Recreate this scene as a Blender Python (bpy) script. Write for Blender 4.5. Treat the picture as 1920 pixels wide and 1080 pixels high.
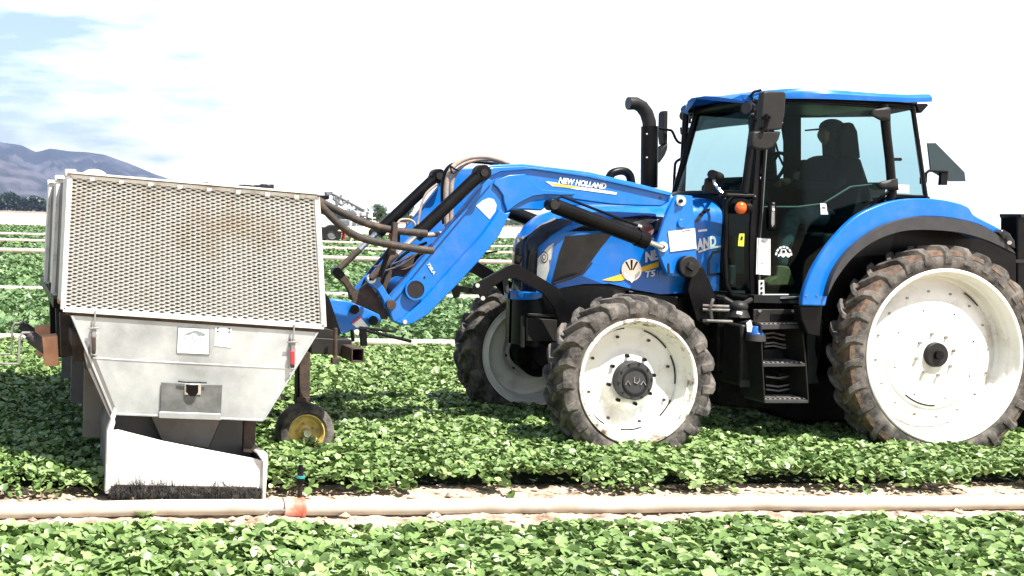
import bpy, bmesh, math, random
import numpy as np
from mathutils import Vector, Matrix
R = math.radians
random.seed(7); rng = np.random.default_rng(7)
SC = bpy.context.scene
for o in list(bpy.data.objects): bpy.data.objects.remove(o)
COL = SC.collection

# ------------------------------------------------------------------ camera
CX, CY, FP, H, TH, RO = 320.0, 401.3, 2200.0, 1.805, math.atan(320/2200.0), math.atan(.029)
fwd = Vector((math.sin(TH), math.cos(TH), 0)); rgt = Vector((math.cos(TH), -math.sin(TH), 0)); up = Vector((0, 0, 1))
cam = bpy.data.cameras.new("camera"); co = bpy.data.objects.new("camera", cam); COL.objects.link(co)
xa = rgt*math.cos(RO) + up*math.sin(RO); ya = -rgt*math.sin(RO) + up*math.cos(RO)
m = Matrix((xa, ya, -fwd)).transposed().to_4x4(); m.translation = Vector((0, 0, H)); co.matrix_world = m
cam.sensor_width = 36; cam.lens = FP/1920*36; cam.shift_x = (960-CX)/1920; cam.shift_y = (CY-540)/1920
cam.clip_start = .1; cam.clip_end = 40000
SC.camera = co
# ------------------------------------------------------------------ light
SUN_EL, SUN_AZ = R(61), R(152)          # azimuth clockwise from +Y
sd = Vector((math.sin(SUN_AZ)*math.cos(SUN_EL), math.cos(SUN_AZ)*math.cos(SUN_EL), math.sin(SUN_EL)))
sl = bpy.data.lights.new("sun", 'SUN'); sl.energy = 4.8; sl.angle = R(.5); sl.color = (1, .955, .88)
so = bpy.data.objects.new("sun", sl); COL.objects.link(so)
so.rotation_euler = sd.to_track_quat('Z', 'Y').to_euler(); so.location = (0, 0, 30)
SC.view_settings.view_transform = 'Standard'; SC.view_settings.look = 'None'
SC.view_settings.exposure = 1.45; SC.view_settings.gamma = 1.0
wd = bpy.data.worlds.new("World"); SC.world = wd; wd.use_nodes = True
nt = wd.node_tree; N = nt.nodes; L = nt.links
bg = N['Background']; sky = N.new('ShaderNodeTexSky'); sky.sky_type = 'NISHITA'; sky.sun_disc = False
sky.sun_elevation = SUN_EL; sky.sun_rotation = SUN_AZ; sky.dust_density = 2.0
tc = N.new('ShaderNodeTexCoord'); mp = N.new('ShaderNodeMapping'); mp.inputs['Scale'].default_value = (4.2, 4.2, 20)
ns = N.new('ShaderNodeTexNoise'); ns.inputs['Scale'].default_value = 2.3; ns.inputs['Detail'].default_value = 7; ns.inputs['Roughness'].default_value = .55
sx = N.new('ShaderNodeSeparateXYZ'); ma = N.new('ShaderNodeMath'); ma.operation = 'MULTIPLY_ADD'; ma.inputs[1].default_value = 1.3; ma.inputs[2].default_value = -.075
mb_ = N.new('ShaderNodeMath'); mb_.operation = 'ADD'
rp = N.new('ShaderNodeValToRGB'); rp.color_ramp.elements[0].position = .37; rp.color_ramp.elements[1].position = .74; rp.color_ramp.elements[0].color = (.05, .05, .05, 1)
mx = N.new('ShaderNodeMix'); mx.data_type = 'RGBA'
L.new(tc.outputs['Generated'], mp.inputs[0]); L.new(mp.outputs[0], ns.inputs['Vector'])
L.new(tc.outputs['Generated'], sx.inputs[0]); L.new(sx.outputs['X'], ma.inputs[0])
cl_ = N.new('ShaderNodeMath'); cl_.operation = 'MAXIMUM'; cl_.inputs[1].default_value = -.15; L.new(ma.outputs[0], cl_.inputs[0])
L.new(ns.outputs['Fac'], mb_.inputs[0]); L.new(cl_.outputs[0], mb_.inputs[1])
L.new(mb_.outputs[0], rp.inputs[0]); L.new(rp.outputs[0], mx.inputs['Factor'])
sk2 = N.new('ShaderNodeVectorMath'); sk2.operation = 'SCALE'; sk2.inputs['Scale'].default_value = .80; L.new(sky.outputs[0], sk2.inputs[0]); L.new(sk2.outputs[0], mx.inputs['A'])
mr_ = N.new('ShaderNodeMapRange'); mr_.inputs['From Min'].default_value = .0; mr_.inputs['From Min'].default_value = .16; mr_.inputs['From Max'].default_value = .45; mr_.inputs['To Min'].default_value = 1.35; mr_.inputs['To Max'].default_value = .38
vm = N.new('ShaderNodeVectorMath'); vm.operation = 'SCALE'; vm.inputs[0].default_value = (6.0, 6.0, 6.05)
L.new(sx.outputs['Z'], mr_.inputs['Value']); L.new(mr_.outputs[0], vm.inputs['Scale']); L.new(vm.outputs[0], mx.inputs['B'])
L.new(mx.outputs['Result'], bg.inputs['Color']); bg.inputs['Strength'].default_value = .1

# ------------------------------------------------------------------ helpers
def W(px, py, Y):
    dx, dy = px-CX, py-CY
    a = dx*math.cos(RO)+dy*math.sin(RO); b = -dx*math.sin(RO)+dy*math.cos(RO)
    d = fwd + rgt*(a/FP) - up*(b/FP)
    return Vector((0, 0, H)) + d*(Y/d.y)
def G(px, py, z=0.0):
    dx, dy = px-CX, py-CY
    a = dx*math.cos(RO)+dy*math.sin(RO); b = -dx*math.sin(RO)+dy*math.cos(RO)
    d = fwd + rgt*(a/FP) - up*(b/FP)
    return Vector((0, 0, H)) + d*((z-H)/d.z)
def S(Y, X=4.5): return (Y*math.cos(TH)+X*math.sin(TH))/FP      # metres per photo pixel at that depth

def nodes_mat(name):
    mt = bpy.data.materials.new(name); mt.use_nodes = True
    return mt, mt.node_tree.nodes, mt.node_tree.links, mt.node_tree.nodes['Principled BSDF']
def mat(name, col, rough=.5, metal=0.0, col2=None, scale=6.0, lo=.35, hi=.7, bump=0.0, bscale=40.0, coat=0.0, spec=.5, detail=6):
    mt, n, l, p = nodes_mat(name)
    p.inputs['Roughness'].default_value = rough; p.inputs['Metallic'].default_value = metal
    p.inputs['Specular IOR Level'].default_value = spec
    if coat: p.inputs['Coat Weight'].default_value = coat; p.inputs['Coat Roughness'].default_value = .06
    tcn = n.new('ShaderNodeTexCoord')
    if col2 is None: col2 = tuple(c*.78 for c in col)
    nz = n.new('ShaderNodeTexNoise'); nz.inputs['Scale'].default_value = scale; nz.inputs['Detail'].default_value = detail; nz.inputs['Roughness'].default_value = .62
    l.new(tcn.outputs['Object'], nz.inputs['Vector'])
    cr = n.new('ShaderNodeValToRGB'); e = cr.color_ramp.elements
    e[0].position = lo; e[0].color = (*col, 1); e[1].position = hi; e[1].color = (*col2, 1)
    l.new(nz.outputs['Fac'], cr.inputs[0]); l.new(cr.outputs[0], p.inputs['Base Color'])
    if bump:
        n2 = n.new('ShaderNodeTexNoise'); n2.inputs['Scale'].default_value = bscale; n2.inputs['Detail'].default_value = 5
        l.new(tcn.outputs['Object'], n2.inputs['Vector'])
        b = n.new('ShaderNodeBump'); b.inputs['Strength'].default_value = bump; b.inputs['Distance'].default_value = .01
        l.new(n2.outputs['Fac'], b.inputs['Height']); l.new(b.outputs[0], p.inputs['Normal'])
    return mt
def dusty(name, dust, amt, scale=5, lo=.48, hi=.72):
    mt = M[name]; n = mt.node_tree.nodes; l = mt.node_tree.links; p = n['Principled BSDF']; src = p.inputs['Base Color'].links[0].from_socket
    tcn = n.new('ShaderNodeTexCoord'); nz = n.new('ShaderNodeTexNoise'); nz.inputs['Scale'].default_value = scale; nz.inputs['Detail'].default_value = 12; nz.inputs['Roughness'].default_value = .75
    mr = n.new('ShaderNodeMapRange'); mr.inputs['From Min'].default_value = lo; mr.inputs['From Max'].default_value = hi; mr.inputs['To Max'].default_value = amt
    mi = n.new('ShaderNodeMix'); mi.data_type = 'RGBA'; l.new(tcn.outputs['Object'], nz.inputs['Vector']); l.new(nz.outputs['Fac'], mr.inputs['Value']); l.new(mr.outputs[0], mi.inputs['Factor'])
    l.new(src, mi.inputs['A']); mi.inputs['B'].default_value = (*dust, 1); l.new(mi.outputs['Result'], p.inputs['Base Color'])
    ro = p.inputs['Roughness'].default_value; m2 = n.new('ShaderNodeMath'); m2.operation = 'MULTIPLY_ADD'; m2.inputs[1].default_value = .9; m2.inputs[2].default_value = ro; l.new(mr.outputs[0], m2.inputs[0]); l.new(m2.outputs[0], p.inputs['Roughness'])
def glass(name, tint, refl=.06):
    mt = bpy.data.materials.new(name); mt.use_nodes = True; n = mt.node_tree.nodes; l = mt.node_tree.links
    n.clear(); out = n.new('ShaderNodeOutputMaterial'); t = n.new('ShaderNodeBsdfTransparent'); t.inputs[0].default_value = (*tint, 1)
    g = n.new('ShaderNodeBsdfGlossy'); g.inputs['Roughness'].default_value = .03; g.inputs[0].default_value = (.8, .95, .95, 1)
    fr = n.new('ShaderNodeLayerWeight'); fr.inputs['Blend'].default_value = .12
    mm = n.new('ShaderNodeMath'); mm.operation = 'MULTIPLY_ADD'; mm.inputs[1].default_value = .3; mm.inputs[2].default_value = refl
    mxs = n.new('ShaderNodeMixShader'); l.new(fr.outputs['Fresnel'], mm.inputs[0]); l.new(mm.outputs[0], mxs.inputs[0])
    l.new(t.outputs[0], mxs.inputs[1]); l.new(g.outputs[0], mxs.inputs[2]); l.new(mxs.outputs[0], out.inputs[0])
    return mt

M = {}
M['blue'] = mat('blue_paint', (.0006, .135, .50), .32, 0, (.001, .115, .43), 2.2, .4, .75, coat=.25, spec=.3)
M['navy'] = mat('black_gloss_panel', (.006, .007, .011), .16, 0, (.012, .012, .016), 5, coat=.25, spec=.3)
M['dgrey'] = mat('dark_grey_plastic', (.012, .0115, .0115), .5, 0, (.022, .020, .018), 7, bump=.1, spec=.25)
M['black'] = mat('black_paint', (.0025, .0025, .003), .36, 0, (.007, .0065, .006), 9, .5, .85, spec=.16)
M['chassis'] = mat('dusty_black_casting', (.002, .002, .0022), .6, 0, (.010, .009, .008), 6, .55, .9, bump=.3, bscale=25, spec=.15)
M['rubber_trim'] = mat('grey_black_trim', (.038, .0375, .040), .6, 0, (.055, .053, .052), 9, .45, .8, bump=.15, bscale=120, spec=.3)
M['white'] = mat('white_rim_paint', (.80, .78, .73), .35, 0, (.66, .62, .54), 5, .5, .85, coat=.2)
M['badge_red'] = mat('dull_red_badge', (.22, .05, .045), .5)
M['sticker'] = mat('white_sticker', (.82, .82, .82), .5)
M['yellow'] = mat('yellow_decal', (.85, .5, .03), .4)
M['lime'] = mat('lime_sticker', (.7, .75, .05), .4)
M['red'] = mat('red_plastic', (.6, .03, .03), .4)
M['amber'] = mat('amber_lens', (.75, .12, .01), .15, coat=.6)
M['lens'] = mat('headlight_lens', (.62, .62, .58), .12, .0, (.45, .45, .43), 12, coat=.6)
M['chrome'] = mat('bright_steel', (.75, .74, .72), .2, .9)
M['rim_dirty'] = mat('chipped_white_rim', (.72, .69, .62), .5, 0, (.16, .10, .06), 13, .50, .62, detail=9)
M['steel'] = mat('grey_steel', (.28, .27, .26), .45, .3, (.12, .09, .07), 9, .45, .7)
M['rust'] = mat('rusty_brown_steel', (.060, .036, .024), .75, 0, (.022, .016, .014), 12, .4, .65, bump=.4)
M['hose'] = mat('dusty_brown_hose', (.028, .021, .018), .7, 0, (.13, .075, .035), 14, .5, .75, bump=.3)
M['bhose'] = mat('beige_hose_sleeve', (.38, .31, .25), .75, 0, (.26, .2, .16), 18, bump=.3)
M['alu'] = mat('brushed_aluminium', (.56, .585, .585), .38, .55, (.30, .315, .315), 1.7, .40, .66, bump=.05, bscale=60)
M['alu_dark'] = mat('dull_aluminium', (.12, .125, .12), .5, .45, (.20, .205, .20), 9, .4, .65)
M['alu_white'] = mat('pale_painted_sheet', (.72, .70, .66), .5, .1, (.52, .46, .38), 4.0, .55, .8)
M['grey_sheet'] = mat('dull_shaded_sheet', (.17, .158, .145), .6, .3, (.12, .105, .09), 5, .45, .7)  # dull sheet, greyed further for the shade under the hoppers
M['orange_blk'] = mat('weathered_orange_block', (.58, .29, .16), .8, 0, (.40, .20, .12), 11, bump=.3)
M['bristle'] = mat('dark_bristles', (.008, .007, .006), .9, 0, (.10, .085, .07), 22, .5, .8)
M['fabric'] = mat('dark_shirt', (.012, .013, .016), .9)
M['jeans'] = mat('blue_jeans', (.10, .15, .16), .9, 0, (.045, .075, .085), 16, bump=.2)
M['boot'] = mat('tan_boot', (.26, .18, .08), .7, 0, (.17, .12, .05), 20)
M['skin'] = mat('skin', (.22, .12, .08), .6)
M['seat'] = mat('cab_upholstery', (.008, .009, .010), .8, spec=.2)
M['inner'] = mat('cab_interior', (.008, .010, .010), .7, 0, (.018, .021, .021), 5, spec=.2)
M['glass'] = glass('green_tinted_glass', (.37, .55, .52), .010)
M['glass_s'] = glass('teal_side_glass', (.38, .57, .535), .012)
M['leaf'] = None
def tyre_mat():
    mt, n, l, p = nodes_mat('dusty_tyre_rubber'); tcn = n.new('ShaderNodeTexCoord')
    nz = n.new('ShaderNodeTexNoise'); nz.inputs['Scale'].default_value = 7; nz.inputs['Detail'].default_value = 9; nz.inputs['Roughness'].default_value = .7
    l.new(tcn.outputs['Object'], nz.inputs['Vector']); cr = n.new('ShaderNodeValToRGB'); e = cr.color_ramp.elements
    e[0].position = .40; e[0].color = (.018, .016, .015, 1); e[1].position = .66; e[1].color = (.17, .148, .127, 1)
    l.new(nz.outputs['Fac'], cr.inputs[0]); l.new(cr.outputs[0], p.inputs['Base Color']); p.inputs['Roughness'].default_value = .8
    b = n.new('ShaderNodeBump'); b.inputs['Strength'].default_value = .5; b.inputs['Distance'].default_value = .006
    n2 = n.new('ShaderNodeTexNoise'); n2.inputs['Scale'].default_value = 60; l.new(tcn.outputs['Object'], n2.inputs['Vector'])
    l.new(n2.outputs['Fac'], b.inputs['Height']); l.new(b.outputs[0], p.inputs['Normal'])
    return mt
M['tyre'] = tyre_mat()
M['mud'] = mat('dried_mud', (.16, .10, .065), .95, 0, (.07, .05, .038), 18, .4, .6, bump=.6)

dusty('blue', (.30, .27, .22), .16, 4); dusty('white', (.30, .22, .14), .55, 3.2, .52, .70); dusty('alu_white', (.24, .17, .11), .75, 4.5, .50, .72); dusty('alu', (.16, .165, .16), .30, 9, .54, .74); dusty('chassis', (.10, .08, .06), .25, 6); dusty('black', (.09, .075, .06), .05, 5)
class MB:
    def __init__(s): s.v = []; s.f = []
    def add(s, vs, fs):
        b = len(s.v); s.v += [Vector(v) for v in vs]; s.f += [[i+b for i in f] for f in fs]; return s
    def box(s, c, d, rot=None):
        c = Vector(c); d = Vector(d)/2; vs = []
        for i in (-1, 1):
            for j in (-1, 1):
                for k in (-1, 1):
                    v = Vector((i*d.x, j*d.y, k*d.z)); vs.append(c + (rot @ v if rot else v))
        return s.add(vs, [[0, 1, 3, 2], [4, 6, 7, 5], [0, 4, 5, 1], [2, 3, 7, 6], [0, 2, 6, 4], [1, 5, 7, 3]])
    def prism(s, xz, y0, y1):
        n = len(xz); vs = [(p[0], y0, p[1]) for p in xz] + [(p[0], y1, p[1]) for p in xz]
        fs = [list(range(n)), list(range(2*n-1, n-1, -1))] + [[i, n+i, n+(i+1) % n, (i+1) % n] for i in range(n)]
        return s.add(vs, fs)
    def plate(s, pts, Y, t=.02, ys=None):
        """outline in photo pixels read at depth Y, thickness t going away"""
        q = [W(a, b, Y) for a, b in pts]
        return s.prism([(p.x, p.z) for p in q], Y if ys is None else ys[0], Y+t if ys is None else ys[1])
    def strip(s, xz, w, y0, y1, closed=False):
        n = len(xz); P = [Vector((p[0], p[1])) for p in xz]; Lf = []; Rt = []
        for i in range(n):
            a = P[(i-1) % n] if (closed or i) else P[0]; c = P[(i+1) % n] if (closed or i < n-1) else P[-1]
            d = (c-a).normalized(); nn = Vector((-d.y, d.x))
            if closed or 0 < i < n-1:
                d1 = (P[i]-a).normalized(); n1 = Vector((-d1.y, d1.x)); k = max(.5, nn.dot(n1))
            else: k = 1
            Lf.append(P[i]+nn*w/2/k); Rt.append(P[i]-nn*w/2/k)
        for i in range(n if closed else n-1):
            j = (i+1) % n; s.prism([Lf[i], Lf[j], Rt[j], Rt[i]], y0, y1)
        return s
    def pstrip(s, pts, Y, w, t=.03, closed=False):
        q = [W(a, b, Y) for a, b in pts]; return s.strip([(p.x, p.z) for p in q], w, Y, Y+t, closed)
    def tube(s, pts, r, n=12, caps=True):
        P = [Vector(p) for p in pts]; rs = r if isinstance(r, (list, tuple)) else [r]*len(P); rings = []; prev = None
        for i, p in enumerate(P):
            d = (P[min(i+1, len(P)-1)]-P[max(i-1, 0)]).normalized()
            if prev is None: u = d.orthogonal().normalized()
            else: u = (prev - d*prev.dot(d)).normalized()
            prev = u; w = d.cross(u)
            rings.append([p+(u*math.cos(2*math.pi*k/n)+w*math.sin(2*math.pi*k/n))*rs[i] for k in range(n)])
        vs = [v for rg in rings for v in rg]; fs = []
        for i in range(len(P)-1):
            for k in range(n): fs.append([i*n+k, i*n+(k+1) % n, (i+1)*n+(k+1) % n, (i+1)*n+k])
        if caps: fs += [list(range(n-1, -1, -1)), list(range((len(P)-1)*n, len(P)*n))]
        return s.add(vs, fs)
    def cyl(s, a, b, r, r2=None, n=24): return s.tube([a, b], [r, r if r2 is None else r2], n)
    def cyly(s, c, r, y0, y1, n=28, r2=None): return s.cyl((c[0], y0, c[1]), (c[0], y1, c[1]), r, r2, n)
    def lathe(s, prof, c, n=64, closed=False, sy=1):
        """profile of (radius, y offset) turned about the Y axis through c"""
        m_ = len(prof); vs = []
        for k in range(n):
            a = 2*math.pi*k/n
            for r, y in prof: vs.append((c[0]+r*math.cos(a), c[1]+y*sy, c[2]+r*math.sin(a)))
        fs = []
        for k in range(n):
            for i in range(m_ if closed else m_-1):
                j = (i+1) % m_; k2 = (k+1) % n; fs.append([k*m_+i, k2*m_+i, k2*m_+j, k*m_+j])
        return s.add(vs, fs)
    def grid(s, rows):
        nr, nc = len(rows), len(rows[0]); vs = [v for r in rows for v in r]
        return s.add(vs, [[i*nc+j, i*nc+j+1, (i+1)*nc+j+1, (i+1)*nc+j] for i in range(nr-1) for j in range(nc-1)])
    def sphere(s, c, r, n=16, sc=(1, 1, 1)):
        rows = []
        for i in range(n//2+1):
            a = math.pi*i/(n//2)
            rows.append([Vector(c)+Vector((r*sc[0]*math.sin(a)*math.cos(2*math.pi*k/n), r*sc[1]*math.sin(a)*math.sin(2*math.pi*k/n), r*sc[2]*math.cos(a))) for k in range(n+1)])
        return s.grid(rows)

def org(o): return o.location + (org(o.parent) if o.parent else Vector((0, 0, 0)))
def setp(o, label=None, cat=None, group=None, kind=None):
    if label: o['label'] = label
    if cat: o['category'] = cat
    if group: o['group'] = group
    if kind: o['kind'] = kind
    return o
def obj(name, mb, m_, parent=None, label=None, bevel=0, at=None, smooth=35, merge=False, seg=2):
    me = bpy.data.meshes.new(name); o = bpy.data.objects.new(name, me); COL.objects.link(o)
    if parent is not None: o.parent = parent
    base = org(parent) if parent is not None else (Vector(at) if at is not None else Vector((0, 0, 0)))
    if parent is None: o.location = base
    me.from_pydata([tuple(v-base) for v in mb.v], [], mb.f); me.update()
    if merge or bevel:
        b = bmesh.new(); b.from_mesh(me)
        if merge: bmesh.ops.remove_doubles(b, verts=b.verts, dist=1e-4)
        bmesh.ops.recalc_face_normals(b, faces=b.faces); b.to_mesh(me); b.free()
    me.materials.append(M[m_] if isinstance(m_, str) else m_)
    if smooth:
        me.polygons.foreach_set('use_smooth', [True]*len(me.polygons)); me.set_sharp_from_angle(angle=R(smooth))
    if bevel:
        md = o.modifiers.new('bevel', 'BEVEL'); md.width = bevel; md.segments = seg; md.limit_method = 'ANGLE'; md.angle_limit = R(40); md.harden_normals = False
    if label: o['label'] = label
    return o
def empty(name, loc, label, cat, group=None):
    o = bpy.data.objects.new(name, None); COL.objects.link(o); o.location = loc; o.empty_display_size = .2
    return setp(o, label, cat, group)
def part_copy(o, parent=None, dloc=(0, 0, 0), scale=None):
    c = o.copy(); COL.objects.link(c); c.parent = parent if parent is not None else o.parent
    c.location = o.location + Vector(dloc)
    for ch in [x for x in bpy.data.objects if x.parent == o]: part_copy(ch, c)
    return c
def text(s, name, m_, parent, px0, px1, hpx, Y, shear=0.0, bold=.0, off=.004, ext=.002):
    """lettering whose baseline runs from px0 to px1 (photo pixels) on a face at depth Y"""
    a, b = W(*px0, Y), W(*px1, Y); cu = bpy.data.curves.new(name, 'FONT'); cu.body = s; cu.size = 1; cu.shear = shear; cu.extrude = ext; cu.offset = bold
    t = bpy.data.objects.new('tmp_text', cu); COL.objects.link(t); dg = bpy.context.evaluated_depsgraph_get()
    me = bpy.data.meshes.new_from_object(t.evaluated_get(dg)); bpy.data.objects.remove(t)
    xs = [v.co.x for v in me.vertices]; ys = [v.co.y for v in me.vertices]
    wx = max(xs)-min(xs); hy = max(ys)-min(0, min(ys)); d = (b-a); d.y = 0; Ld = d.length; d.normalize(); u = Vector((-d.z, 0, d.x))
    hh = hpx*S(Y, a.x); mb = MB()
    vs = [Vector((a.x, Y-off, a.z)) + d*((v.co.x-min(xs))/wx*Ld) + u*(v.co.y/hy*hh) - Vector((0, v.co.z, 0)) for v in me.vertices]
    mb.add(vs, [list(p.vertices) for p in me.polygons]); bpy.data.meshes.remove(me)
    return obj(name, mb, m_, parent, smooth=0)
def skin(name, pts, yf, m_, parent, off=.004, step=.04, thick=0, label=None, Y0=8.86):
    """sheet with a photo-pixel outline laid on the curved surface y = yf(x, z)"""
    q = []
    for a, b in pts:
        Y = Y0
        for _ in range(8): p = W(a, b, Y); Y = yf(p.x, p.z)
        q.append(W(a, b, Y))
    bm = bmesh.new(); f = bm.faces.new([bm.verts.new((p.x, 0, p.z)) for p in q]); bmesh.ops.triangulate(bm, faces=[f])
    x0, x1 = min(p.x for p in q), max(p.x for p in q); z0, z1 = min(p.z for p in q), max(p.z for p in q)
    for no, lo_, hi_ in (((1, 0, 0), x0, x1), ((0, 0, 1), z0, z1)):
        k = lo_+step
        while k < hi_:
            bmesh.ops.bisect_plane(bm, geom=bm.verts[:]+bm.edges[:]+bm.faces[:], plane_co=Vector(no)*k, plane_no=no); k += step
    for v in bm.verts:
        x_, z_ = v.co.x, v.co.z; e_ = .004; y_ = yf(x_, z_); gx = (yf(x_+e_, z_)-yf(x_-e_, z_))/(2*e_); gz = (yf(x_, z_+e_)-yf(x_, z_-e_))/(2*e_)
        gx = max(-3, min(3, gx)); gz = max(-3, min(3, gz)); nn = Vector((gx, -1, gz)).normalized(); v.co = Vector((x_, y_, z_))+nn*off
    base = org(parent) if parent else Vector((0, 0, 0))
    bmesh.ops.recalc_face_normals(bm, faces=bm.faces)
    bmesh.ops.translate(bm, verts=bm.verts, vec=-base)
    me = bpy.data.meshes.new(name); bm.to_mesh(me); bm.free(); me.materials.append(M[m_])
    me.polygons.foreach_set('use_smooth', [True]*len(me.polygons))
    o = bpy.data.objects.new(name, me); COL.objects.link(o); o.parent = parent
    if thick:
        sm = o.modifiers.new('solid', 'SOLIDIFY'); sm.thickness = thick; sm.offset = 0
    if label: o['label'] = label
    return o
def body(name, chains, m_, parent=None, at=None, sub=2):
    """one continuous skinned figure: chains of (point, radius); shared points are welded"""
    vs = []; rs = []; es = []; key = {}
    for ch in chains:
        pv = None
        for p, r in ch:
            k = tuple(round(c, 4) for c in p)
            if k not in key: key[k] = len(vs); vs.append(Vector(p)); rs.append(r)
            i = key[k]
            if pv is not None and (pv, i) not in es: es.append((pv, i))
            pv = i
    base = org(parent) if parent else Vector(at)
    me = bpy.data.meshes.new(name); me.from_pydata([tuple(v-base) for v in vs], es, []); me.materials.append(M[m_])
    o = bpy.data.objects.new(name, me); COL.objects.link(o)
    if parent: o.parent = parent
    else: o.location = base
    sk = o.modifiers.new('skin', 'SKIN'); sk.use_smooth_shade = True
    for i, r in enumerate(rs):
        rr = r if isinstance(r, tuple) else (r, r); me.skin_vertices[0].data[i].radius = rr
    me.skin_vertices[0].data[0].use_root = True
    ss = o.modifiers.new('sub', 'SUBSURF'); ss.levels = ss.render_levels = sub
    return o
def dens(pts, k=5):
    out_ = []; n = len(pts)
    for i in range(n-1):
        p0 = pts[max(i-1, 0)]; p1 = pts[i]; p2 = pts[i+1]; p3 = pts[min(i+2, n-1)]
        for j in range(k):
            t = j/k; out_.append(tuple(.5*((2*p1[c])+(-p0[c]+p2[c])*t+(2*p0[c]-5*p1[c]+4*p2[c]-p3[c])*t*t+(-p0[c]+3*p1[c]-3*p2[c]+p3[c])*t**3) for c in (0, 1)))
    return out_+[pts[-1]]
def lerp(a, b, t): return a+(b-a)*t
def pl(x, tab):
    if x <= tab[0][0]: return tab[0][1]
    for (a, u), (b, v) in zip(tab, tab[1:]):
        if x <= b: return lerp(u, v, (x-a)/(b-a))
    return tab[-1][1]

# ================================================================== SETTING
PIPE_Y = 6.87
def ground_mat():
    mt, n, l, p = nodes_mat('dry_soil'); g = n.new('ShaderNodeNewGeometry')
    nz = n.new('ShaderNodeTexNoise'); nz.inputs['Scale'].default_value = 5; nz.inputs['Detail'].default_value = 10; nz.inputs['Roughness'].default_value = .7
    l.new(g.outputs['Position'], nz.inputs['Vector']); cr = n.new('ShaderNodeValToRGB'); e = cr.color_ramp.elements
    e[0].position = .36; e[0].color = (.14, .09, .06, 1); e[1].position = .54; e[1].color = (.50, .40, .31, 1)
    l.new(nz.outputs['Fac'], cr.inputs[0]); l.new(cr.outputs[0], p.inputs['Base Color']); p.inputs['Roughness'].default_value = .95; p.inputs['Specular IOR Level'].default_value = .1
    n2 = n.new('ShaderNodeTexNoise'); n2.inputs['Scale'].default_value = 30; n2.inputs['Detail'].default_value = 8; l.new(g.outputs['Position'], n2.inputs['Vector'])
    b = n.new('ShaderNodeBump'); b.inputs['Strength'].default_value = .8; b.inputs['Distance'].default_value = .03
    l.new(n2.outputs['Fac'], b.inputs['Height']); l.new(b.outputs[0], p.inputs['Normal'])
    return mt
M['soil'] = ground_mat()
mb = MB(); mb.add([(-7800, -400, -.02), (13500, -400, -.02), (13500, 11500, -.02), (-7800, 11500, -.02)], [[0, 1, 2, 3]])
setp(obj('ground', mb, 'soil', smooth=0), kind='structure')
# furrow: bumpy soil strip in front, with real relief
from mathutils import noise as mn
rows = []
for i in range(0, 70):
    y = 5.9+i*.025; r_ = []
    for j in range(0, 430):
        x = -1.9+j*.025
        z = .022*mn.noise(Vector((x*3, y*3, 0)))+.016*mn.noise(Vector((x*11, y*14, 3)))+.010*mn.noise(Vector((x*30, y*34, 9)))
        r_.append((x, y, z+.012))
    rows.append(r_)
setp(obj('furrow', MB().grid(rows), 'soil', smooth=180), kind='structure')
mb = MB()
for i in range(2600):      # loose clods
    x = random.uniform(-1.6, 8.6); y = random.choice([random.uniform(6.15, 6.82), random.uniform(6.95, 7.6)])
    r_ = random.random()**3*.028+.006; c = Vector((x, y, .012+.3*r_)); vs = []
    for k in range(6):
        d = [Vector((1, 0, 0)), Vector((-1, 0, 0)), Vector((0, 1, 0)), Vector((0, -1, 0)), Vector((0, 0, 1)), Vector((0, 0, -1))][k]
        vs.append(c+Vector((d.x*random.uniform(.7, 1.5), d.y*random.uniform(.7, 1.2), d.z*random.uniform(.5, .9)))*r_)
    mb.add(vs, [[0, 2, 4], [2, 1, 4], [1, 3, 4], [3, 0, 4], [2, 0, 5], [1, 2, 5], [3, 1, 5], [0, 3, 5]])
setp(obj('soil_clods', mb, 'soil', smooth=60), 'loose pale soil clods strewn along the furrow beside the pipe', 'soil', kind='stuff')

# ---- leaves
def leaf_mat(name, c1, c2, c3):
    mt, n, l, p = nodes_mat(name); out = n['Material Output']
    g = n.new('ShaderNodeNewGeometry'); cr = n.new('ShaderNodeValToRGB'); e = cr.color_ramp.elements
    e[0].position = 0; e[0].color = (*c1, 1); e[1].position = 1; e[1].color = (*c3, 1); k = e.new(.5); k.color = (*c2, 1)
    l.new(g.outputs['Random Per Island'], cr.inputs[0]); l.new(cr.outputs[0], p.inputs['Base Color'])
    p.inputs['Roughness'].default_value = .42; p.inputs['Specular IOR Level'].default_value = .45
    t = n.new('ShaderNodeBsdfTranslucent'); mm = n.new('ShaderNodeMixShader'); mm.inputs[0].default_value = .12
    l.new(cr.outputs[0], t.inputs[0]); l.new(p.outputs[0], mm.inputs[1]); l.new(t.outputs[0], mm.inputs[2]); l.new(mm.outputs[0], out.inputs[0])
    return mt
M['leaf'] = leaf_mat('crop_leaf', (.075, .135, .035), (.170, .265, .080), (.29, .39, .16))
M['leaf_far'] = leaf_mat('crop_leaf_far', (.065, .125, .04), (.115, .20, .07), (.17, .27, .11))
M['crop_shade'] = mat('crop_shade_layer', (.012, .022, .008), .95, 0, (.02, .035, .012), 8)  # near-black layer laid as the shadow on the soil under the leaves
TPL = np.array([(0, 0, 0), (-.40, .22, .13), (0, .30, .0), (.40, .22, .13), (-.47, .62, .12), (0, .68, .0), (.47, .62, .10), (-.27, .93, .03), (0, .98, -.06), (.27, .93, .03)])
TF = [(0, 1, 2), (0, 2, 3), (1, 4, 5, 2), (2, 5, 6, 3), (4, 7, 8, 5), (5, 8, 9, 6)]
TPLF = np.array([(0, 0, 0), (-.42, .5, .06), (0, 1, -.04), (.42, .5, .06)]); TFF = [(0, 1, 2, 3)]
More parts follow.
